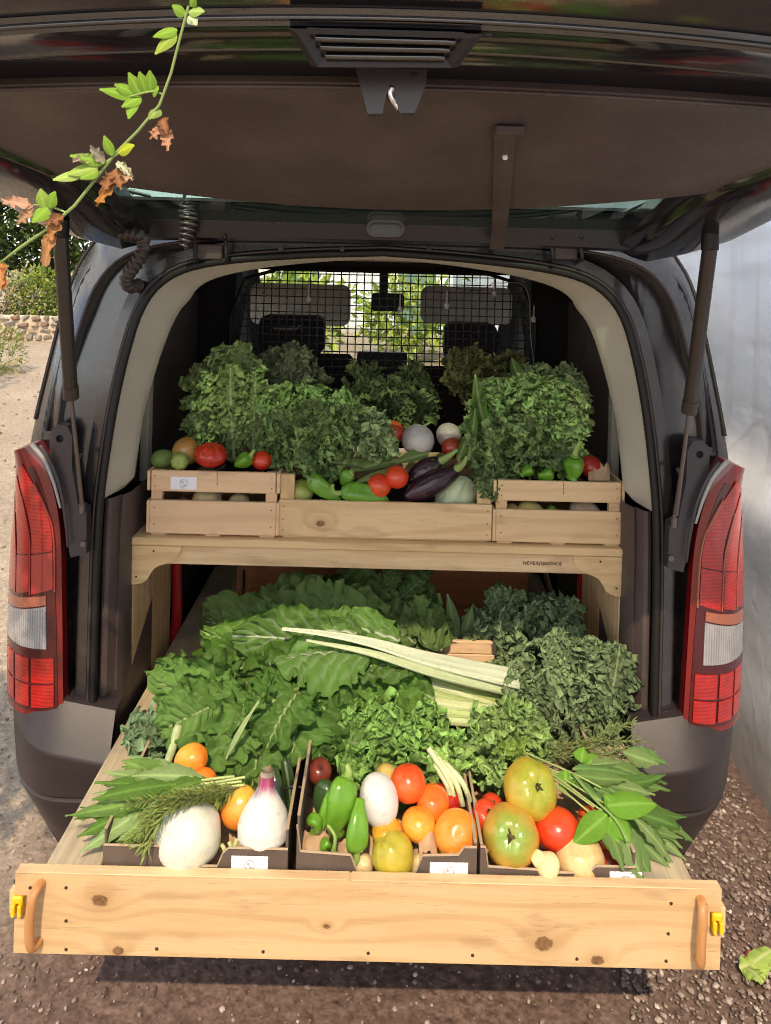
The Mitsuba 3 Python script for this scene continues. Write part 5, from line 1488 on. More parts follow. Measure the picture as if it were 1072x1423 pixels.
stem(bw, [(396, 874, -.035), (450, 880, -.035), (520, 893, -.03), (600, 916, -.01), (724, 944, .03)], [0.004, 0.009, 0.016, 0.022, 0.026], 0.45, (0.47, 0.53, 0.39), 1, groove=0.55)
many(bw, [((540, 900, .0), (330, 880, .0), .11), ((500, 880, -.01), (360, 862, .03), .10), ((560, 890, .0), (440, 850, .06), .10), ((520, 905, -.03), (390, 902, -.04), .10), ((585, 925, -.01), (470, 918, -.03), .09)], 1100, **{**CH, 'rib': (0.5, 0.55, 0.42), 'ribw': 0.02})
stem(bw, [(430, 890, -.045), (520, 908, -.045), (610, 936, -.025), (716, 961, .02)], [0.003, 0.009, 0.012, 0.014], 0.8, (0.40, 0.47, 0.28), 7)
lk_ = thing('leek_stalks', 'stack of pale green cut leek and chard stalks under the white stem', 'leeks')
STK = [([(520, 903, .03), (620, 936, .035), (722, 966, .05)], .0095, (0.44, 0.50, 0.27)), ([(530, 916, .02), (620, 948, .02), (708, 976, .035)], .0105, (0.30, 0.38, 0.13)), ([(545, 934, .005), (620, 957, .01), (700, 984, .02)], .0095, (0.46, 0.52, 0.30)), ([(545, 950, -.01), (620, 968, -.005), (694, 988, .005)], .0100, (0.34, 0.42, 0.17)),
       ([(550, 966, -.025), (630, 980, -.02), (712, 990, -.01)], .0115, (0.50, 0.56, 0.32)), ([(550, 982, -.035), (630, 991, -.03), (704, 998, -.025)], .0115, (0.38, 0.48, 0.20)), ([(560, 996, -.045), (630, 1002, -.04), (690, 1006, -.035)], .0105, (0.46, 0.54, 0.28))]
for i, (p, w, c_) in enumerate(STK):
    stem(lk_, p, [w * 0.85, w, w * 1.08], 0.95, c_, 20 + i, 'stalk', 0.15)

fc = thing('chard_bunch', 'bright green blistered chard in front of the white stem, left of the leek stalks', 'chard')
BR = {**CH, 'bend': 0.8, 'cup': 0.2, 'col': (0.092, 0.195, 0.036), 'rib': (0.36, 0.46, 0.22), 'ribw': 0.025, 'blister': 0.020, 'bfreq': 34.0, 'ruffle': 0.009}
many(fc, [((590, 955, .0), (250, 918, .02), .12), ((590, 955, .01), (275, 885, .05), .13), ((570, 955, .01), (325, 878, .05), .12), ((575, 958, .01), (375, 892, .03), .11), ((580, 960, .005), (425, 908, .0), .10), ((600, 955, .0), (300, 930, -.01), .12), ((600, 960, -.01), (360, 925, -.03), .12), ((600, 960, -.01), (420, 920, -.04), .12),
          ((590, 975, -.03), (400, 960, -.06), .11), ((590, 975, -.02), (460, 935, -.06), .12), ((580, 980, -.02), (490, 930, -.05), .10), ((590, 985, -.03), (440, 978, -.08), .09), ((575, 985, -.03), (520, 945, -.06), .09)], 1200, **BR)
m_l = thing('lettuce_head', 'bright green crinkled lettuce tumbling over the left front of the drawer', 'lettuce')
LT = {**CH, 'col': (0.090, 0.180, 0.042), 'rib': (0.34, 0.42, 0.2), 'ribw': 0.03, 'blister': 0.018, 'bfreq': 34, 'ruffle': 0.010, 'rfreq': 4.5, 'bend': 0.9}
many(m_l, [((345, 985, -.05), (205, 965, -.10), .12), ((345, 975, -.04), (215, 935, -.04), .12), ((350, 985, -.06), (222, 1000, -.14), .12), ((345, 980, -.05), (255, 1010, -.16), .12), ((360, 985, -.06), (285, 1050, -.20), .13), ((365, 985, -.06), (320, 1062, -.22), .13), ((380, 985, -.06), (352, 1072, -.22), .12),
           ((330, 965, -.05), (270, 985, -.13), .12), ((350, 965, -.05), (330, 990, -.14), .12), ((340, 955, -.03), (250, 945, -.06), .11), ((400, 980, -.06), (385, 1060, -.20), .12), ((300, 980, -.1), (230, 1015, -.16), .10)], 1300, **LT)
m_r = thing('lettuce_head', 'darker glossy lettuce between the left lettuce and the front kale', 'lettuce')
many(m_r, [((420, 960, -.06), (372, 1015, -.18), .12), ((430, 960, -.06), (400, 1040, -.20), .13), ((440, 965, -.06), (430, 1055, -.20), .14), ((450, 965, -.06), (465, 1050, -.18), .13), ((440, 955, -.06), (500, 1025, -.15), .12), ((420, 955, -.05), (360, 985, -.14), .11), ((430, 955, -.05), (470, 1000, -.15), .11)], 1400, **{**LT, 'col': (0.062, 0.140, 0.028), 'blister': 0.015})
pxleaf(m_l, (318, 1055, -.20), (352, 985, -.20), (-0.3, -1, 0.5), 0.012, 1499, form='lance', col=(0.3, 0.4, 0.18), nu=12, nv=5)
kale('low kale spreading at the back right of the drawer', (735, 885), 0.22, (80, 52), 18, 51, col=(0.100, 0.140, 0.072), base=(-0.02, 0.08, -0.10))
kale('upright blue green kale against the right side of the drawer', (815, 965), 0.08, (58, 70), 18, 52, col=(0.100, 0.140, 0.072), base=(-0.01, 0.09, -0.12),
     extra=[((845, 1010, 0.03), (868, 905, 0.05), (-0.2, -1, 0.4), 0.20, 0.13, 951)])
kale('shaded blue green kale left of the upright one, in front of the box', (745, 975), 0.04, (50, 40), 12, 53, col=(0.100, 0.140, 0.072), base=(0.0, 0.08, -0.09))
kale('bright kale above the tomatoes in the middle of the drawer', (560, 1035), -0.14, (82, 42), 20, 54, col=(0.110, 0.205, 0.052), base=(0.03, 0.07, -0.06), depth=0.08)
kale('kale with cut white stems hanging over the red tomatoes', (620, 1060), -0.17, (36, 38), 9, 55, col=(0.142, 0.231, 0.062), base=(0.03, 0.05, -0.05), depth=0.06)
sk2 = kale('kale above the yellow green tomatoes, right of the middle', (705, 1040), -0.13, (52, 50), 14, 56, col=(0.128, 0.202, 0.065), base=(0.0, 0.07, -0.08), depth=0.08)
kale('small blue kale leaf at the left side rail', (212, 1022), -0.10, (34, 22), 5, 57, col=(0.085, 0.135, 0.075), base=(0.05, 0.04, -0.04), depth=0.05)
cs = thing('cut_kale', 'sheaf of cut pale kale stems pointing down at the red tomatoes', 'kale')
stalks(cs, [[(600, 1040, -.20), (628, 1085, -.24), (637, 1122, -.25)], [(605, 1045, -.20), (636, 1085, -.24), (648, 1120, -.25)], [(612, 1050, -.20), (645, 1085, -.24), (658, 1114, -.25)], [(600, 1050, -.20), (625, 1090, -.24), (630, 1112, -.25)]], 0.0070, (0.50, 0.56, 0.32))
ls = thing('kale_leafstalk', 'pale flat stem of the small blue kale leaf beside the orange tomatoes', 'kale')
stalks(ls, [[(252, 1010, -.14), (244, 1040, -.18), (236, 1062, -.21)]], 0.011, (0.36, 0.44, 0.22))

# left tray
tomato('big white turnip with a greenish side in the left tray', (266, 1161), 45.5, (0.64, 0.64, 0.62), (0.60, 0.61, 0.50), 91, -0.345, squash=0.97, sepals=False, name='turnip', catname='turnip', skin='satin_skin', mode='side', face=(0.5, 0.25, 0.85), lump=0.05)
on = thing('onion', 'white onion with a pink neck standing in the left tray', 'onion')
c = at(371, 1143, -0.34)
rr_ = 36 * 1.51 / FPX
zz = np.linspace(0, 1, 46)
prof = np.interp(zz, [0, .03, .10, .22, .36, .50, .62, .72, .80, .88, .95, 1.0], [0.0, .42, .74, .97, 1.0, .88, .66, .46, .34, .29, .27, 0.22]) * rr_
g_ = np.linspace(0, 2 * math.pi, 36, endpoint=False)
V = np.stack([prof[:, None] * np.cos(g_), prof[:, None] * np.sin(g_), np.repeat((zz[:, None] - 0.38) * 104 * 1.51 / FPX, 36, 1)], -1)
st_r = meshkit.noise(np.stack([np.cos(g_) * 6, np.sin(g_) * 6, g_ * 0], -1))
Cc = lerp3((0.64, 0.635, 0.60), (0.30, 0.04, 0.12), np.repeat(np.clip((zz - 0.70) / 0.16, 0, 1)[:, None], 36, 1) * (0.7 + 0.6 * st_r[None]))
Cc = np.where((zz > 0.95)[:, None, None], np.array([0.40, 0.30, 0.22]), Cc)
Cc = np.where((zz < 0.035)[:, None, None], np.array([0.45, 0.36, 0.22]), Cc)
R = axis_to((0.02, 0.20, 1.0))
obj('bulb', xf((V.reshape(-1, 3), quads(46, 36, True)), R, c), 'satin_skin', on, smooth=True, color=np.clip(Cc, 0, 1).reshape(-1, 3))
nk = tube(spline([R @ [0, 0, 0.055] + c, R @ [0.002, 0, 0.085] + c, R @ [-0.003, 0.004, 0.100] + c], 14), np.linspace(0.0135, 0.009, 14), 12)
obj('neck', nk, 'matte_skin', on, smooth=True, color=np.linspace([0.30, 0.04, 0.11], [0.26, 0.22, 0.12], 14).repeat(12, 0).tolist() + [[0.3, 0.05, 0.1], [0.3, 0.25, 0.15]])
tomato('long orange tomato at the back of the left tray', (270, 1056), 20, ORANGE, (0.84, 0.36, 0.05), 92, -0.22, squash=1.2, sepals=False, face=(0.9, -0.2, 0.35))
tomato('orange tomato under the herb stems in the left tray', (288, 1086), 17, ORANGE, (0.75, 0.16, 0.02), 93, -0.25, sepals=False)
tomato('small orange tomato between the herbs and the turnip', (303, 1106), 13, (0.70, 0.14, 0.02), ORANGE, 94, -0.27, sepals=False)
tomato('golden orange tomato leaning on the pink necked onion', (336, 1122), 25, (0.85, 0.45, 0.07), (0.76, 0.24, 0.03), 95, -0.29, squash=1.12, sepals=False, face=(0.4, -0.1, 0.9))
for i, (pts, y, w, lb) in enumerate((([(382, 1062), (392, 1110), (398, 1170)], [-.20, -.24, -.28], 9, 'dark green courgette standing behind the pink necked onion'), ([(400, 1052), (408, 1100), (412, 1150)], [-.18, -.21, -.24], 9, 'striped dark courgette at the right wall of the left tray'))):
    P = [at(u, v, yy) for (u, v), yy in zip(pts, y)]
    r_ = w * 1.6 / FPX
    m = body(P, [0.8 * r_, r_, r_, r_, 0.9 * r_], 96 + i, 6, 0.08, 22, 24, lambda t, g_, N: lerp3((0.020, 0.045, 0.012), (0.10, 0.15, 0.06), (0.5 + 0.5 * np.cos(g_ * 6)) ** 4 * 0.8))
    single('courgette', m[:2], 'glossy_skin', lb, 'courgette', smooth=True, color=m[2], group='courgettes in the left tray')
lw = thing('green_shoots', 'small pale sprouting stub beside the white onion at the front of the left tray', 'sprout')
stalks(lw, [[(322, 1192, -.365), (326, 1180, -.365), (322, 1170, -.36)], [(326, 1192, -.365), (330, 1178, -.365), (334, 1166, -.36)], [(318, 1190, -.36), (316, 1180, -.36), (312, 1174, -.355)]], 0.0048, (0.42, 0.46, 0.20))

# middle tray
pepper('largest green pepper in the middle tray, stem up', [(486, 1080), (478, 1110), (470, 1145), (474, 1158)], [-.30, -.32, -.32, -.31], 22, 101, stem_pts=[(487, 1082, -.30), (489, 1072, -.30), (486, 1062, -.295)], tiprad=0.5)
pepper('slender curved green pepper left of the largest one', [(466, 1098), (456, 1128), (446, 1152), (434, 1160)], [-.31, -.325, -.33, -.33], 10, 102)
pepper('upside down green pepper, stem hanging over the tray edge', [(500, 1180), (500, 1160), (502, 1138), (505, 1108)], [-.36, -.365, -.355, -.33], 17, 103, stem_pts=[(500, 1182, -.365), (499, 1196, -.368), (490, 1206, -.372), (482, 1206, -.372)], tiprad=0.35)
pepper('small curled green pepper in the left corner of the middle tray', [(432, 1142), (442, 1140), (446, 1150), (436, 1156)], [-.34, -.345, -.34, -.33], 9, 104)
pepper('small green pepper with a hooked stem low in the middle tray', [(462, 1168), (455, 1176), (450, 1184)], [-.355, -.36, -.36], 9, 105, stem_pts=[(468, 1182, -.36), (470, 1164, -.358), (462, 1150, -.352), (459, 1148, -.35)])
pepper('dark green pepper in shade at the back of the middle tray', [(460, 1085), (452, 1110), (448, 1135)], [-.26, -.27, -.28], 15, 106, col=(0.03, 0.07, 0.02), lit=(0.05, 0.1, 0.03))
m = ball(27 * 1.53 / FPX, 111, 1.0, 0, 0, 0.0, 0.3, 40, 30, 0.03, lambda TH, PH, N: lerp3((0.64, 0.64, 0.66), (0.56, 0.55, 0.52), N))
single('white_aubergine', xf((m[0] * [1, 1, 1.28], m[1]), axis_to((-0.25, 0.2, 1)), at(531, 1112, -.30)), 'glossy_skin', 'smooth white egg shaped aubergine beside the green peppers', 'aubergine', smooth=True, color=m[2])
tomato('red tomato at the top of the heap in the middle tray', (571, 1089), 25, (0.60, 0.06, 0.015), (0.66, 0.11, 0.02), 112, -.26, squash=0.95, sepals=False, face=(0, 0.4, 1))
tomato('half ripe yellowish tomato behind the white aubergine', (541, 1078), 15, (0.50, 0.40, 0.12), (0.45, 0.20, 0.05), 113, -.22, sepals=False)
tomato('orange red tomato right of the top red one', (606, 1116), 23, (0.72, 0.13, 0.02), ORANGE, 114, -.27, sepals=False, squash=0.93)
tomato('deep red tomato partly hidden under the cut kale stems', (624, 1112), 22, DEEP, (0.36, 0.015, 0.01), 115, -.235, sepals=False)
tomato('round orange tomato in the centre of the middle tray', (586, 1146), 24, (0.80, 0.26, 0.03), (0.82, 0.34, 0.04), 116, -.31, sepals=False, face=(0.1, 0.3, 1))
tomato('large orange tomato at the right of the middle tray', (639, 1161), 31, (0.78, 0.22, 0.025), (0.80, 0.33, 0.05), 117, -.33, sepals=False, squash=0.92, face=(0.1, -0.75, 0.6))
tomato('bright yellow tomato above the greenish yellow one', (542, 1156), 21, (0.58, 0.25, 0.02), (0.60, 0.33, 0.03), 118, -.325, sepals=False, squash=0.82, ribs=5, ribd=0.05)
tomato('greenish yellow pear shaped tomato at the front of the middle tray', (550, 1188), 29, (0.36, 0.33, 0.035), (0.44, 0.36, 0.04), 119, -.355, sepals=False, squash=1.08, ribs=5, ribd=0.07, face=(-0.5, 0.0, 0.8))
tomato('cream squash under the peppers at the front of the middle tray', (508, 1204), 15, (0.66, 0.50, 0.28), TAN, 120, -.35, sepals=False, squash=1.3, name='squash', catname='squash', skin='satin_skin')
tomato('pale yellow squash sunk between the pear tomato and the white card', (588, 1204), 14, (0.72, 0.58, 0.30), TAN, 121, -.345, sepals=False, squash=1.5, name='squash', catname='squash', skin='satin_skin')
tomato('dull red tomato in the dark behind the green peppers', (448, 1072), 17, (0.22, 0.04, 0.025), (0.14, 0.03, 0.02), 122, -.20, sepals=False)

# right tray
tomato('upper yellow green ribbed tomato in the right tray', (741, 1097), 38, (0.27, 0.32, 0.035), (0.48, 0.29, 0.03), 131, -.29, ribs=6, squash=0.84, face=(0.25, -0.75, 0.65), ribd=0.07)
tomato('lower green and peach ribbed tomato in the right tray', (714, 1162), 39, (0.20, 0.31, 0.045), (0.60, 0.20, 0.03), 132, -.345, ribs=6, squash=0.9, face=(-0.15, -0.8, 0.55), ribd=0.06)
tomato('shiny red tomato right of the two ribbed ones', (778, 1153), 31, (0.64, 0.07, 0.012), RED, 133, -.315, sepals=False, face=(0, 0.5, 1))
tomato('red tomato squeezed behind the lower ribbed one', (680, 1135), 21, (0.56, 0.06, 0.02), RED, 134, -.29, sepals=True)
tomato('small red tomato behind, above the squeezed one', (688, 1122), 17, (0.52, 0.05, 0.015), DEEP, 135, -.255, sepals=True)
tomato('red orange tomato half hidden by basil', (826, 1142), 19, (0.62, 0.12, 0.04), RED, 136, -.27, sepals=False)
tomato('orange tomato behind the basil, lower one', (842, 1168), 18, (0.70, 0.16, 0.03), RED, 137, -.30, sepals=False)
tomato('dark red tomato low behind the white card of the right tray', (855, 1200), 19, (0.42, 0.05, 0.03), DEEP, 138, -.335, sepals=False, squash=0.8)
tomato('round cream squash at the front of the right tray', (810, 1194), 34, (0.56, 0.40, 0.17), (0.64, 0.46, 0.24), 139, -.35, sepals=False, squash=0.88, name='squash', catname='squash', skin='satin_skin', mode='mottle')
pq = thing('squash', 'small cream squash with a stub neck left of the round one', 'squash')
m = body([at(772, 1210, -.375), at(764, 1203, -.38), at(755, 1196, -.385), at(749, 1190, -.39)], [0.012, 0.024, 0.026, 0.021, 0.016, 0.014, 0.012], 141, 0, 0, 22, 24, lambda t, g_, N: lerp3((0.68, 0.56, 0.30), (0.70, 0.62, 0.34), t + N - 0.5))
obj('flesh', m[:2], 'satin_skin', pq, smooth=True, color=m[2])

# ------------------------------------------------------------------ herbs
def needles(parent, sprigs, seed, col, ln=0.026, per=95, name='sprig'):
    """Rosemary: a woody stem set with narrow leaves; every sprig a part."""
    r = np.random.default_rng(seed)
    for pts in sprigs:
        P = spline([at(*p) for p in pts], 40)
        t, A, B = frames(P)
        ms = [tube(P, np.linspace(0.0016, 0.0008, 40), 5)]
        cs_ = [np.tile([0.20, 0.20, 0.10], (len(ms[0][0]), 1))]
        for j in range(per):
            k = int(2 + 37 * j / per)
            a = j * 2.4 + r.uniform(-.4, .4)
            o = A[k] * math.cos(a) + B[k] * math.sin(a)
            d = unit(t[k] * 0.75 + o * r.uniform(0.6, 1.0))
            l_ = ln * r.uniform(0.7, 1.15)
            w = np.cross(d, o)
            w = unit(w) * 0.0021
            p = P[k]
            q = np.array([p - w * 0.5, p + w * 0.5, p + d * l_ * 0.5 + w + o * 0.001, p + d * l_, p + d * l_ * 0.5 - w + o * 0.001, p + d * l_ * 0.5 + o * 0.0022])
            ms.append((q, np.array([[0, 1, 5], [1, 2, 5], [2, 3, 5], [3, 4, 5], [4, 0, 5]])))
            cs_.append(np.tile(np.asarray(col) * r.uniform(0.75, 1.3), (6, 1)))
        v, f = cat(*ms)
        obj(name, (v, f), 'leaf', parent, smooth=False, color=np.vstack(cs_))


sg_l = thing('sage_bunch', 'bunch of long sage leaves lying over the left rail, stems to the right', 'herbs')
SAGE = dict(form='lance', ruffle=0.0022, rfreq=4.0, nu=18, nv=9, ribw=0.018, veins=8, veindep=0.0008, blister=0.0008, bfreq=200, cup=-0.3)
rows = [((262, 1092, -.30), (186, 1080, -.33), .036), ((258, 1088, -.30), (170, 1095, -.335), .034), ((250, 1090, -.31), (146, 1098, -.36), .032), ((245, 1095, -.31), (140, 1112, -.355), .03), ((220, 1108, -.33), (105, 1138, -.37), .026), ((240, 1095, -.31), (150, 1125, -.36), .032),
        ((235, 1105, -.32), (118, 1152, -.38), .036), ((225, 1112, -.33), (122, 1175, -.395), .032), ((220, 1118, -.33), (158, 1190, -.395), .028), ((240, 1110, -.32), (175, 1165, -.39), .03), ((290, 1085, -.29), (215, 1098, -.34), .032), ((285, 1082, -.285), (200, 1070, -.31), .036), ((265, 1080, -.28), (176, 1068, -.30), .04), ((300, 1090, -.29), (240, 1110, -.345), .026), ((230, 1100, -.32), (160, 1140, -.37), .032), ((255, 1085, -.29), (160, 1078, -.32), .03)]
r9 = np.random.default_rng(91)
rows = rows + [((b[0] + r9.uniform(-8, 8), b[1] + r9.uniform(-6, 10), b[2] + 0.012), (t[0] + r9.uniform(-22, 22), t[1] + r9.uniform(-16, 10), t[2] + r9.uniform(0.005, 0.03)), w * r9.uniform(0.7, 1.0)) for b, t, w in rows]
for i, (b, t, w) in enumerate(rows):
    c_ = np.array([(0.125, 0.215, 0.055), (0.17, 0.26, 0.09), (0.085, 0.165, 0.035), (0.20, 0.29, 0.12)][i % 4])
    pxleaf(sg_l, b, t, (r9.normal(0, 0.35), -0.75, 0.66 + r9.normal(0, 0.3)), w * 1.05, 400 + i, Lk=1.12, **{**SAGE, 'col': c_, 'rib': c_ * 1.7, 'bend': 0.2 + r9.uniform(-0.2, 0.7), 'twist': r9.uniform(-0.5, 0.5), 'side': r9.uniform(-0.12, 0.12)})
for i, (b, t, w) in enumerate([((250, 1080, -.275), (205, 1066, -.27), .05), ((255, 1085, -.27), (186, 1082, -.29), .05)]):
    pxleaf(sg_l, b, t, (0, -0.6, 0.8), w, 430 + i, form='ovate', col=(0.10, 0.26, 0.035), rib=(0.25, 0.4, 0.1), bend=0.7, nu=16, nv=9, cup=-0.3)
stalks(sg_l, [[(240, 1095, -.31), (300, 1088, -.29), (345, 1080, -.28)], [(245, 1100, -.31), (300, 1092, -.295), (340, 1086, -.285)], [(250, 1098, -.315), (305, 1095, -.30), (344, 1091, -.29)], [(245, 1090, -.30), (305, 1082, -.285), (330, 1079, -.28)]], 0.0032, (0.38, 0.46, 0.18))
rm_l = thing('rosemary_bunch', 'rosemary sprigs lying between the sage and the white turnip', 'herbs')
needles(rm_l, [[(335, 1094, -.30), (262, 1108, -.36), (196, 1136, -.395)], [(330, 1098, -.30), (255, 1116, -.37), (180, 1168, -.405)], [(325, 1100, -.30), (245, 1122, -.375), (196, 1180, -.405)], [(320, 1094, -.30), (250, 1104, -.35), (176, 1120, -.39)], [(320, 1098, -.31), (240, 1126, -.385), (205, 1186, -.405)], [(338, 1094, -.29), (322, 1106, -.30), (308, 1114, -.32)], [(300, 1100, -.33), (240, 1110, -.375), (200, 1152, -.40)]], 500, (0.24, 0.31, 0.09))

sg_r = thing('sage_bunch', 'bunch of broad grey green sage leaves hanging over the right rail', 'herbs')
rows = [((800, 1075, -.24), (868, 1092, -.28), .026), ((812, 1082, -.25), (905, 1098, -.27), .03), ((820, 1085, -.25), (935, 1100, -.26), .03), ((830, 1095, -.27), (928, 1135, -.30), .032), ((850, 1095, -.27), (945, 1160, -.33), .034), ((855, 1110, -.29), (952, 1185, -.355), .034), ((850, 1115, -.30), (932, 1190, -.37), .036), ((845, 1120, -.31), (905, 1195, -.385), .038), ((840, 1122, -.32), (872, 1200, -.395), .034),
        ((870, 1150, -.35), (893, 1222, -.405), .048), ((890, 1130, -.33), (958, 1150, -.33), .03), ((800, 1068, -.23), (888, 1068, -.22), .028), ((840, 1060, -.2), (918, 1078, -.21), .03), ((870, 1045, -.16), (915, 1062, -.17), .034), ((820, 1070, -.23), (850, 1110, -.29), .026), ((800, 1080, -.25), (845, 1120, -.31), .022), ((860, 1100, -.28), (900, 1140, -.33), .034), ((880, 1130, -.34), (950, 1196, -.37), .022)]
r9 = np.random.default_rng(91)
rows = rows + [((b[0] + r9.uniform(-8, 8), b[1] + r9.uniform(-6, 10), b[2] + 0.012), (t[0] + r9.uniform(-22, 22), t[1] + r9.uniform(-16, 10), t[2] + r9.uniform(0.005, 0.03)), w * r9.uniform(0.7, 1.0)) for b, t, w in rows]
for i, (b, t, w) in enumerate(rows):
    c_ = np.array([(0.105, 0.175, 0.055), (0.14, 0.21, 0.08), (0.075, 0.145, 0.038), (0.10, 0.185, 0.06)][i % 4])
    pxleaf(sg_r, b, t, (0.1 + r9.normal(0, 0.35), -0.75, 0.66 + r9.normal(0, 0.3)), w * 1.05, 440 + i, Lk=1.12, **{**SAGE, 'col': c_, 'rib': c_ * 1.7, 'bend': 0.2 + r9.uniform(-0.2, 0.7), 'twist': r9.uniform(-0.5, 0.5), 'side': r9.uniform(-0.12, 0.12)})
stalks(sg_r, [[(700, 1032, -.14), (760, 1068, -.22), (842, 1128, -.33)], [(705, 1040, -.15), (770, 1085, -.25), (836, 1140, -.34)], [(710, 1035, -.15), (780, 1078, -.24), (850, 1120, -.32)], [(712, 1048, -.16), (760, 1082, -.24), (800, 1110, -.29)], [(720, 1040, -.16), (800, 1075, -.24), (840, 1095, -.28)], [(700, 1028, -.14), (750, 1060, -.21), (800, 1082, -.25)], [(705, 1036, -.145), (765, 1076, -.23), (830, 1122, -.32)]], 0.0024, (0.30, 0.38, 0.14))
py = thing('parsley_tops', 'feathery light green parsley tops at the start of the right herb stems', 'herbs')
r5 = np.random.default_rng(77)
for i in range(34):
    b = (712 + r5.uniform(-8, 25), 1040 + r5.uniform(-8, 15), -.17 + r5.uniform(-.02, .02))
    t = (b[0] + r5.uniform(-16, 16), b[1] + r5.uniform(-16, 8), b[2] - r5.uniform(0, .03))
    pxleaf(py, b, t, (r5.normal(0, .3), -0.7, 0.6), 0.011, 800 + i, form='kale', col=(0.17, 0.28, 0.05), rib=(0.3, 0.4, 0.12), nu=9, nv=5, veins=0, ruffle=0.002, rfreq=3)
rm_r = thing('rosemary_bunch', 'rosemary sprigs over the right rail between the kale and the sage', 'herbs')
needles(rm_r, [[(740, 1040, -.12), (820, 1040, -.12), (912, 1046, -.13)], [(760, 1045, -.13), (840, 1050, -.13), (905, 1060, -.14)], [(770, 1035, -.10), (840, 1030, -.09), (895, 1030, -.08)], [(760, 1050, -.15), (830, 1060, -.17), (890, 1085, -.19)], [(800, 1050, -.10), (850, 1015, -.07), (885, 1005, -.06)]], 520, (0.20, 0.26, 0.10))
bs = thing('basil_sprig', 'glossy basil leaves among the sage over the right tray', 'herbs')
BAS = dict(form='ovate', col=(0.13, 0.29, 0.035), rib=(0.22, 0.40, 0.08), ribw=0.012, veins=6, veindep=0.001, nu=20, nv=11, bend=0.7, cup=-0.35, bsdf='waxy_leaf')
for i, (b, t, w, f) in enumerate([((848, 1132, -.34), (806, 1168, -.375), .048, (-.3, -.8, .6)), ((852, 1135, -.34), (872, 1195, -.39), .055, (.1, -.9, .4)), ((848, 1120, -.33), (915, 1112, -.34), .050, (.1, -.6, .8)), ((812, 1060, -.22), (816, 1040, -.21), .035, (0, -.9, .5)), ((818, 1065, -.22), (838, 1050, -.2), .03, (.2, -.8, .6)), ((790, 1070, -.24), (792, 1098, -.27), .034, (0, -.9, .5)), ((800, 1078, -.245), (812, 1092, -.265), .028, (0, -.9, .5)),
                                  ((858, 1135, -.34), (880, 1165, -.375), .042, (.3, -.9, .4)), ((865, 1130, -.34), (845, 1105, -.32), .035, (-.2, -.8, .6))]):
    pxleaf(bs, b, t, f, w, 860 + i, **BAS)
stalks(bs, [[(800, 1075, -.25), (830, 1110, -.31), (860, 1140, -.35), (876, 1170, -.38)]], 0.0028, (0.18, 0.30, 0.08))

# lettuce leaf and petal dropped on the gravel
dl = thing('fallen_leaf', 'pale green lettuce leaf dropped on the gravel right of the drawer', 'leaf')
yg = 0.02
for i, (b, t, w) in enumerate([((1032, 1328, yg), (1072, 1338, yg), .05), ((1040, 1332, yg), (1060, 1352, yg - .04), .045), ((1045, 1330, yg), (1078, 1326, yg + .03), .045)]):
    B, Tt = at(*b), at(*t)
    B[2], Tt[2] = 0.018, 0.03 + 0.008 * i
    m = leaf(np.linalg.norm(Tt - B) * 1.2, w, 880 + i, form='ovate', col=(0.32, 0.46, 0.10), rib=(0.5, 0.55, 0.25), bend=0.7, nu=16, nv=9, ruffle=0.004, rfreq=4, cup=-0.3)
    m = aim(m, B, Tt, (0, -0.3, 1))
    obj('blade', m[:2], 'leaf', dl, smooth=True, color=m[2])
q = at(1052, 1310, 0.05)
m = ball(0.020, 9, 0.5, n=16, m=10, lump=0.2, tone=lambda TH, PH, N: lerp3((0.45, 0.07, 0.08), (0.35, 0.05, 0.06), N))
single('red_petal', xf(m[:2], None, [q[0], 0.05 - 0.0, 0.014]), 'matte_skin', 'crumpled red petal on the gravel behind the fallen leaf', 'petal', smooth=True, color=m[2])

# ------------------------------------------------------------------ shrubs, trees, the stone wall beyond the lane
def clump(n, c, rad, leafl, leafw, seed, cols, up=0.3, shell=0.35):
    """n small folded leaves through the volume of an uneven ellipsoid."""
    r = np.random.default_rng(seed)
    d = r.normal(0, 1, (n, 3))
    d /= np.linalg.norm(d, axis=1, keepdims=True)
    k = shell + (1 - shell) * r.random(n) ** 0.6
    bump = 0.65 + 0.7 * meshkit.noise(d * 2.1 + seed, seed)
    p = np.asarray(c) + d * (k * bump)[:, None] * np.asarray(rad)
    o = d + r.normal(0, 0.8, (n, 3)) + [0, 0, up]
    o /= np.linalg.norm(o, axis=1, keepdims=True)
    w = np.cross(o, r.normal(0, 1, (n, 3)))
    w /= np.linalg.norm(w, axis=1, keepdims=True)
    nn = np.cross(o, w)
    l_ = leafl * r.uniform(0.6, 1.3, n)[:, None]
    a = leafw * r.uniform(0.7, 1.2, n)[:, None]
    q = np.stack([p, p + o * l_ * 0.5 + w * a + nn * a * 0.4, p + o * l_, p + o * l_ * 0.5 - w * a + nn * a * 0.4], 1)
    f = np.array([[0, 1, 2], [0, 2, 3]])[None] + (np.arange(n) * 4)[:, None, None]
    c_ = np.asarray(cols)[r.integers(0, len(cols), n)] * r.uniform(0.75, 1.25, (n, 1))
    return q.reshape(-1, 3), f.reshape(-1, 3), np.repeat(c_, 4, 0)


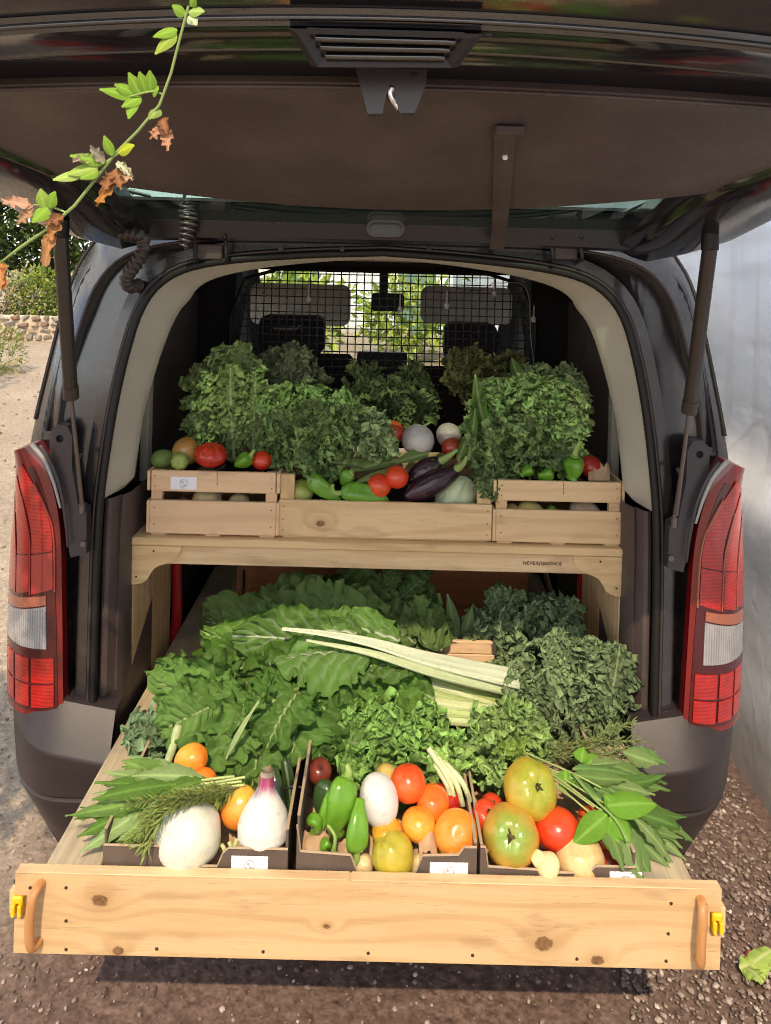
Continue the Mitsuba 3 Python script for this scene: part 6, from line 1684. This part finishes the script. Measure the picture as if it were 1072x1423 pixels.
def plant(name, label, cname, foot, clumps, trunk, group=None, stems=4, bark=(0.16, 0.12, 0.09), seed=0):
    """clumps: (n, offset, radii, leaf length, leaf width, colours)."""
    k = thing(name, label, cname, group)
    r = np.random.default_rng(seed + 1)
    foot = np.asarray(foot, float)
    ms = [clump(n, foot + off, rad, ll, lw, seed + i, cols) for i, (n, off, rad, ll, lw, cols) in enumerate(clumps)]
    m = catc(*ms)
    obj('crown', m[:2], 'leaf', k, color=m[2])
    for j in range(stems):
        off = np.asarray(clumps[j % len(clumps)][1])
        e = foot + off * [1, 1, 1] + r.normal(0, 0.15, 3) * np.asarray(clumps[j % len(clumps)][2])
        a = foot + [r.normal(0, 0.04), r.normal(0, 0.04), -0.05]
        q = tube(spline([a, (a + e) / 2 + r.normal(0, 0.06, 3) * trunk * 8, e], 12), np.linspace(trunk, trunk * 0.35, 12), 7)
        obj('trunk' if stems < 3 else 'stem', q, 'matte_skin', k, smooth=True, color=np.tile(bark, (len(q[0]), 1)) * (0.7 + 0.6 * meshkit.noise(q[0] * 30)[:, None]))
    return k


G1 = [(0.10, 0.15, 0.035), (0.15, 0.21, 0.05), (0.06, 0.10, 0.025)]
G2 = [(0.26, 0.32, 0.06), (0.20, 0.27, 0.06), (0.32, 0.36, 0.10), (0.12, 0.18, 0.04)]
G3 = [(0.045, 0.07, 0.022), (0.07, 0.10, 0.03), (0.03, 0.05, 0.018)]
STRAW = [(0.48, 0.40, 0.24), (0.40, 0.34, 0.18), (0.36, 0.36, 0.15)]


def fl(u, v, Y):
    p = at(u, v, Y)
    p[2] = 0
    return p


WY2 = 14.2
sw = thing('stone_wall', 'low dry stone wall across the sunny lane at the far left', 'wall')
p0, p1 = at(-160, 470, WY2), at(150, 470, WY2)
r6 = np.random.default_rng(8)
obj('wall_core', cbox(p0[0], p1[0], WY2 + 0.06, WY2 + 0.42, -0.05, 0.52, 0.02), 'stone_mortar' if 'stone_mortar' in scene else principled('stone_mortar', (0.50, 0.42, 0.32), 0.9), sw)
STONES = [principled(f'stone_{w}', c_, 0.9) for w, c_ in (('tan', (0.36, 0.28, 0.20)), ('grey', (0.27, 0.235, 0.20)), ('brown', (0.20, 0.14, 0.10)))]
z = 0.0
for row in range(4):
    x = p0[0] + r6.uniform(0, 0.1)
    h = r6.uniform(0.125, 0.155)
    while x < p1[0]:
        w = r6.uniform(0.14, 0.30)
        n_ = 18
        pts = np.random.default_rng(int(r6.integers(1e6))).normal(0, 1, (n_, 3))
        pts /= np.linalg.norm(pts, axis=1, keepdims=True)
        pts = np.sign(pts) * np.abs(pts) ** 0.6
        h_ = trimesh.convex.convex_hull(pts * [w * 0.44, 0.09, h * 0.42] + [x + w / 2, WY2 + 0.055, z + h / 2 + r6.uniform(-.012, .012)])
        obj('stone', (np.array(h_.vertices), np.array(h_.faces)), STONES[int(r6.integers(0, 3))], sw)
        x += w
    z += h

plant('yellow_green_shrub', 'sunlit yellow green shrub behind the stone wall, left of the raised strut', 'shrub', fl(58, 470, 15.6), [(1500, (0, 0, 0.85), (0.75, 0.6, 0.7), 0.16, 0.035, G2), (600, (0.7, 0, 0.75), (0.5, 0.5, 0.6), 0.15, 0.035, G2)], 0.03, seed=10)
plant('straw_bush', 'pale dry bush in bloom at the far left, behind the orange twig leaf', 'bush', fl(10, 470, 15.2), [(1200, (0, 0, 0.8), (0.7, 0.6, 0.65), 0.12, 0.03, STRAW + [(0.62, 0.60, 0.55)])], 0.025, seed=20)
plant('straw_bush', 'pale dry bush beside the tail of the van, right of the yellow green shrub', 'bush', fl(112, 470, 15.8), [(900, (0, 0, 0.8), (0.5, 0.5, 0.75), 0.12, 0.03, STRAW + [(0.62, 0.60, 0.55)])], 0.025, seed=25)
plant('dry_grass_tuft', 'dry grass and low plant in front of the stone wall at the left edge', 'plant', fl(-4, 500, 9.6), [(700, (0, 0, 0.3), (0.42, 0.4, 0.42), 0.14, 0.012, STRAW + G2)], 0.012, seed=30)
plant('dark_tree', 'dark green tree behind the shrubs at the far left', 'tree', fl(20, 440, 19.0), [(2600, (0, 0, 3.0), (2.2, 1.6, 1.9), 0.26, 0.06, G3 + G1[:1]), (1600, (-2.0, 0, 2.0), (1.4, 1.2, 1.6), 0.26, 0.06, G3)], 0.16, stems=2, seed=40)
plant('dark_tree', 'dark green tree behind, just left of the van roof', 'tree', fl(115, 440, 20.0), [(2400, (0, 0, 2.6), (1.8, 1.5, 1.9), 0.26, 0.06, G3 + G1)], 0.15, stems=2, seed=50)
plant('dark_tree', 'dark tree with a brown trunk at the left edge of the picture', 'tree', fl(-70, 440, 17.5), [(2200, (0, 0, 2.8), (1.8, 1.5, 2.0), 0.24, 0.06, G3)], 0.15, stems=2, seed=60)
# what the windscreen looks out on
for i, (x, y, h, c_) in enumerate(((-1.6, 11.0, 1.7, G2), (0.5, 12.5, 1.5, G2), (2.3, 11.0, 1.9, G1))):
    plant('hedge_shrub', ['light green shrub ahead of the van, seen left through the windscreen', 'low light green shrub ahead of the van, in the middle of the windscreen', 'green shrub ahead of the van, seen behind the right headrest'][i], 'shrub', (x, y, 0),
          [(900, (0, 0, h * 0.55), (1.0, 0.8, h * 0.5), 0.22, 0.05, np.asarray(c_) * 1.6)], 0.03, seed=100 + i)
hs = thing('white_house', 'sunlit whitewashed house front ahead of the van, seen through the windscreen', 'house')
hp = sg.box(-4.0, -0.1, 5.5, 4.2)
for x, z0, z1, w in ((-2.2, 1.0, 2.2, 0.9), (0.9, 0.0, 2.1, 1.0), (3.6, 1.0, 2.2, 0.9)):
    hp = hp.difference(sg.box(x - w / 2, z0, x + w / 2, z1))
    obj('window' if z0 > 0.5 else 'door', cbox(x - w / 2 + 0.01, x + w / 2 - 0.01, 18.14, 18.2, max(z0, 0.01) + 0.01, z1 - 0.01, 0.01), principled('shutter_green', (0.14, 0.24, 0.20), 0.6) if 'shutter_green' not in scene else 'shutter_green', hs)
obj('wall', prism(hp, 18.0, 18.4), 'plaster', hs)
obj('roof', cbox(-4.3, 5.8, 17.7, 22.0, 4.21, 4.4, 0.03), 'stone_tan', hs)
# trees just out of the picture whose shade dapples the lane
plant('lane_tree', 'tree beside the lane, out of the picture', 'tree', (-6.9, 4.6, 0), [(1800, (0, 0, 3.6), (1.7, 1.7, 1.1), 0.22, 0.05, G1)], 0.13, stems=2, seed=70)

# the shrub that hangs in from the left, near the camera
sh = plant('overhanging_shrub', 'leafy climbing shrub at the left whose long twig with dry leaves hangs into the picture', 'shrub', (-2.1, -1.45, 0), [(1300, (0.75, 0.05, 2.55), (0.55, 0.42, 0.22), 0.09, 0.022, G1 + G2), (900, (0.25, 0.0, 2.35), (0.5, 0.4, 0.3), 0.09, 0.022, G1)], 0.03, stems=3, seed=80)
tw = [(-80, 418, -1.30), (0, 365, -1.30), (60, 325, -1.30), (98, 296, -1.30), (130, 258, -1.30), (162, 216, -1.30), (205, 172, -1.305), (232, 134, -1.305), (247, 80, -1.31), (266, 8, -1.315)]
P = np.vstack([np.array([[-2.0, -1.35, 1.0], [-1.0, -1.33, 1.60]]), [at(*t) for t in tw]])
P = spline(P, 90)
q = tube(P, np.interp(np.linspace(0, 1, 90), [0, 0.6, 0.8, 1], [0.005, 0.0019, 0.0016, 0.001]), 8)
tc = np.linspace(0, 1, 90).repeat(8)
cc = lerp3((0.26, 0.13, 0.08), (0.22, 0.30, 0.10), np.clip((tc - 0.72) / 0.12, 0, 1))
tk = obj('twig', q, 'matte_skin', sh, smooth=True, color=np.vstack([cc, cc[:1], cc[-1:]]))
FRESH, DRY = (0.20, 0.34, 0.05), (0.34, 0.14, 0.06)
i = 0


def twleaf(b, t, w, c_, f=(0, -1, 0.3), bend=0.4, crisp=0.0):
    global i
    i += 1
    c_ = np.asarray(c_)
    if c_[0] > c_[1]:
        c_, w = c_ * [0.72, 0.85, 1.0], w * 0.8
    pxleaf(tk, (*b, -1.303), (*t, -1.31), f, w, 2000 + i, form='ovate', col=c_, rib=c_ * 1.35, ribw=0.02, nu=14, nv=9, veins=5, veindep=0.0004, bend=bend, cup=-0.35 if not crisp else 0.5, ruffle=crisp, rfreq=3.0, side=0.05)


for b, t in (((196, 134), (146, 124)), ((192, 130), (166, 118)), ((200, 132), (183, 104)), ((208, 130), (197, 103)), ((214, 128), (210, 101)), ((190, 134), (184, 160)), ((200, 134), (176, 146)), ((215, 128), (222, 122))):
    twleaf(b, t, 0.0095, FRESH, bend=0.3)
stalks(tk, [[(232, 132, -1.305), (215, 127, -1.305), (185, 134, -1.305)], [(170, 212, -1.30), (140, 232, -1.30), (100, 248, -1.30)], [(98, 296, -1.30), (70, 286, -1.30), (40, 285, -1.30)]], 0.0009, (0.25, 0.36, 0.10), 'leaf_stalk', 6)
for b, t, w, c_ in (((225, 150), (213, 162), .010, (0.22, 0.30, 0.08)), ((228, 165), (236, 180), .012, DRY), ((232, 178), (215, 190), .012, (0.52, 0.24, 0.12)), ((236, 180), (238, 204), .011, (0.55, 0.25, 0.13)), ((250, 40), (220, 48), .010, FRESH), ((248, 45), (222, 70), .011, (0.26, 0.36, 0.07)), ((262, 20), (246, 8), .010, FRESH), ((266, 16), (284, 12), .010, (0.3, 0.42, 0.12)), ((266, 22), (276, 30), .009, (0.42, 0.50, 0.30)), ((268, 8), (272, -6), .010, FRESH),
                    ((168, 212), (185, 200), .010, (0.36, 0.42, 0.04)), ((160, 216), (148, 192), .008, FRESH), ((150, 225), (104, 216), .010, FRESH), ((140, 230), (100, 240), .011, (0.30, 0.42, 0.10)), ((120, 240), (80, 248), .009, (0.32, 0.44, 0.12)), ((148, 226), (130, 205), .010, (0.40, 0.30, 0.20)), ((140, 236), (118, 246), .010, FRESH), ((130, 222), (108, 222), .009, (0.62, 0.40, 0.30)),
                    ((166, 226), (186, 240), .009, (0.55, 0.50, 0.28)), ((164, 235), (172, 258), .014, DRY), ((168, 244), (140, 282), .012, (0.50, 0.20, 0.05)), ((160, 240), (150, 262), .012, DRY), ((172, 236), (186, 246), .010, (0.6, 0.35, 0.2)), ((70, 288), (50, 306), .013, FRESH), ((66, 290), (58, 266), .011, (0.28, 0.42, 0.08)), ((72, 288), (76, 268), .010, FRESH), ((50, 286), (8, 278), .011, (0.60, 0.30, 0.18)), ((50, 290), (30, 310), .010, (0.46, 0.24, 0.12)),
                    ((92, 300), (68, 312), .012, DRY), ((88, 306), (72, 332), .012, (0.48, 0.2, 0.07)), ((78, 318), (66, 364), .013, (0.50, 0.22, 0.09)), ((6, 366), (2, 400), .016, (0.55, 0.20, 0.06)), ((-2, 372), (10, 396), .014, (0.6, 0.26, 0.1))):
    twleaf(b, t, w * 0.95, c_, crisp=0.0016 if c_[0] > c_[1] else 0.0)
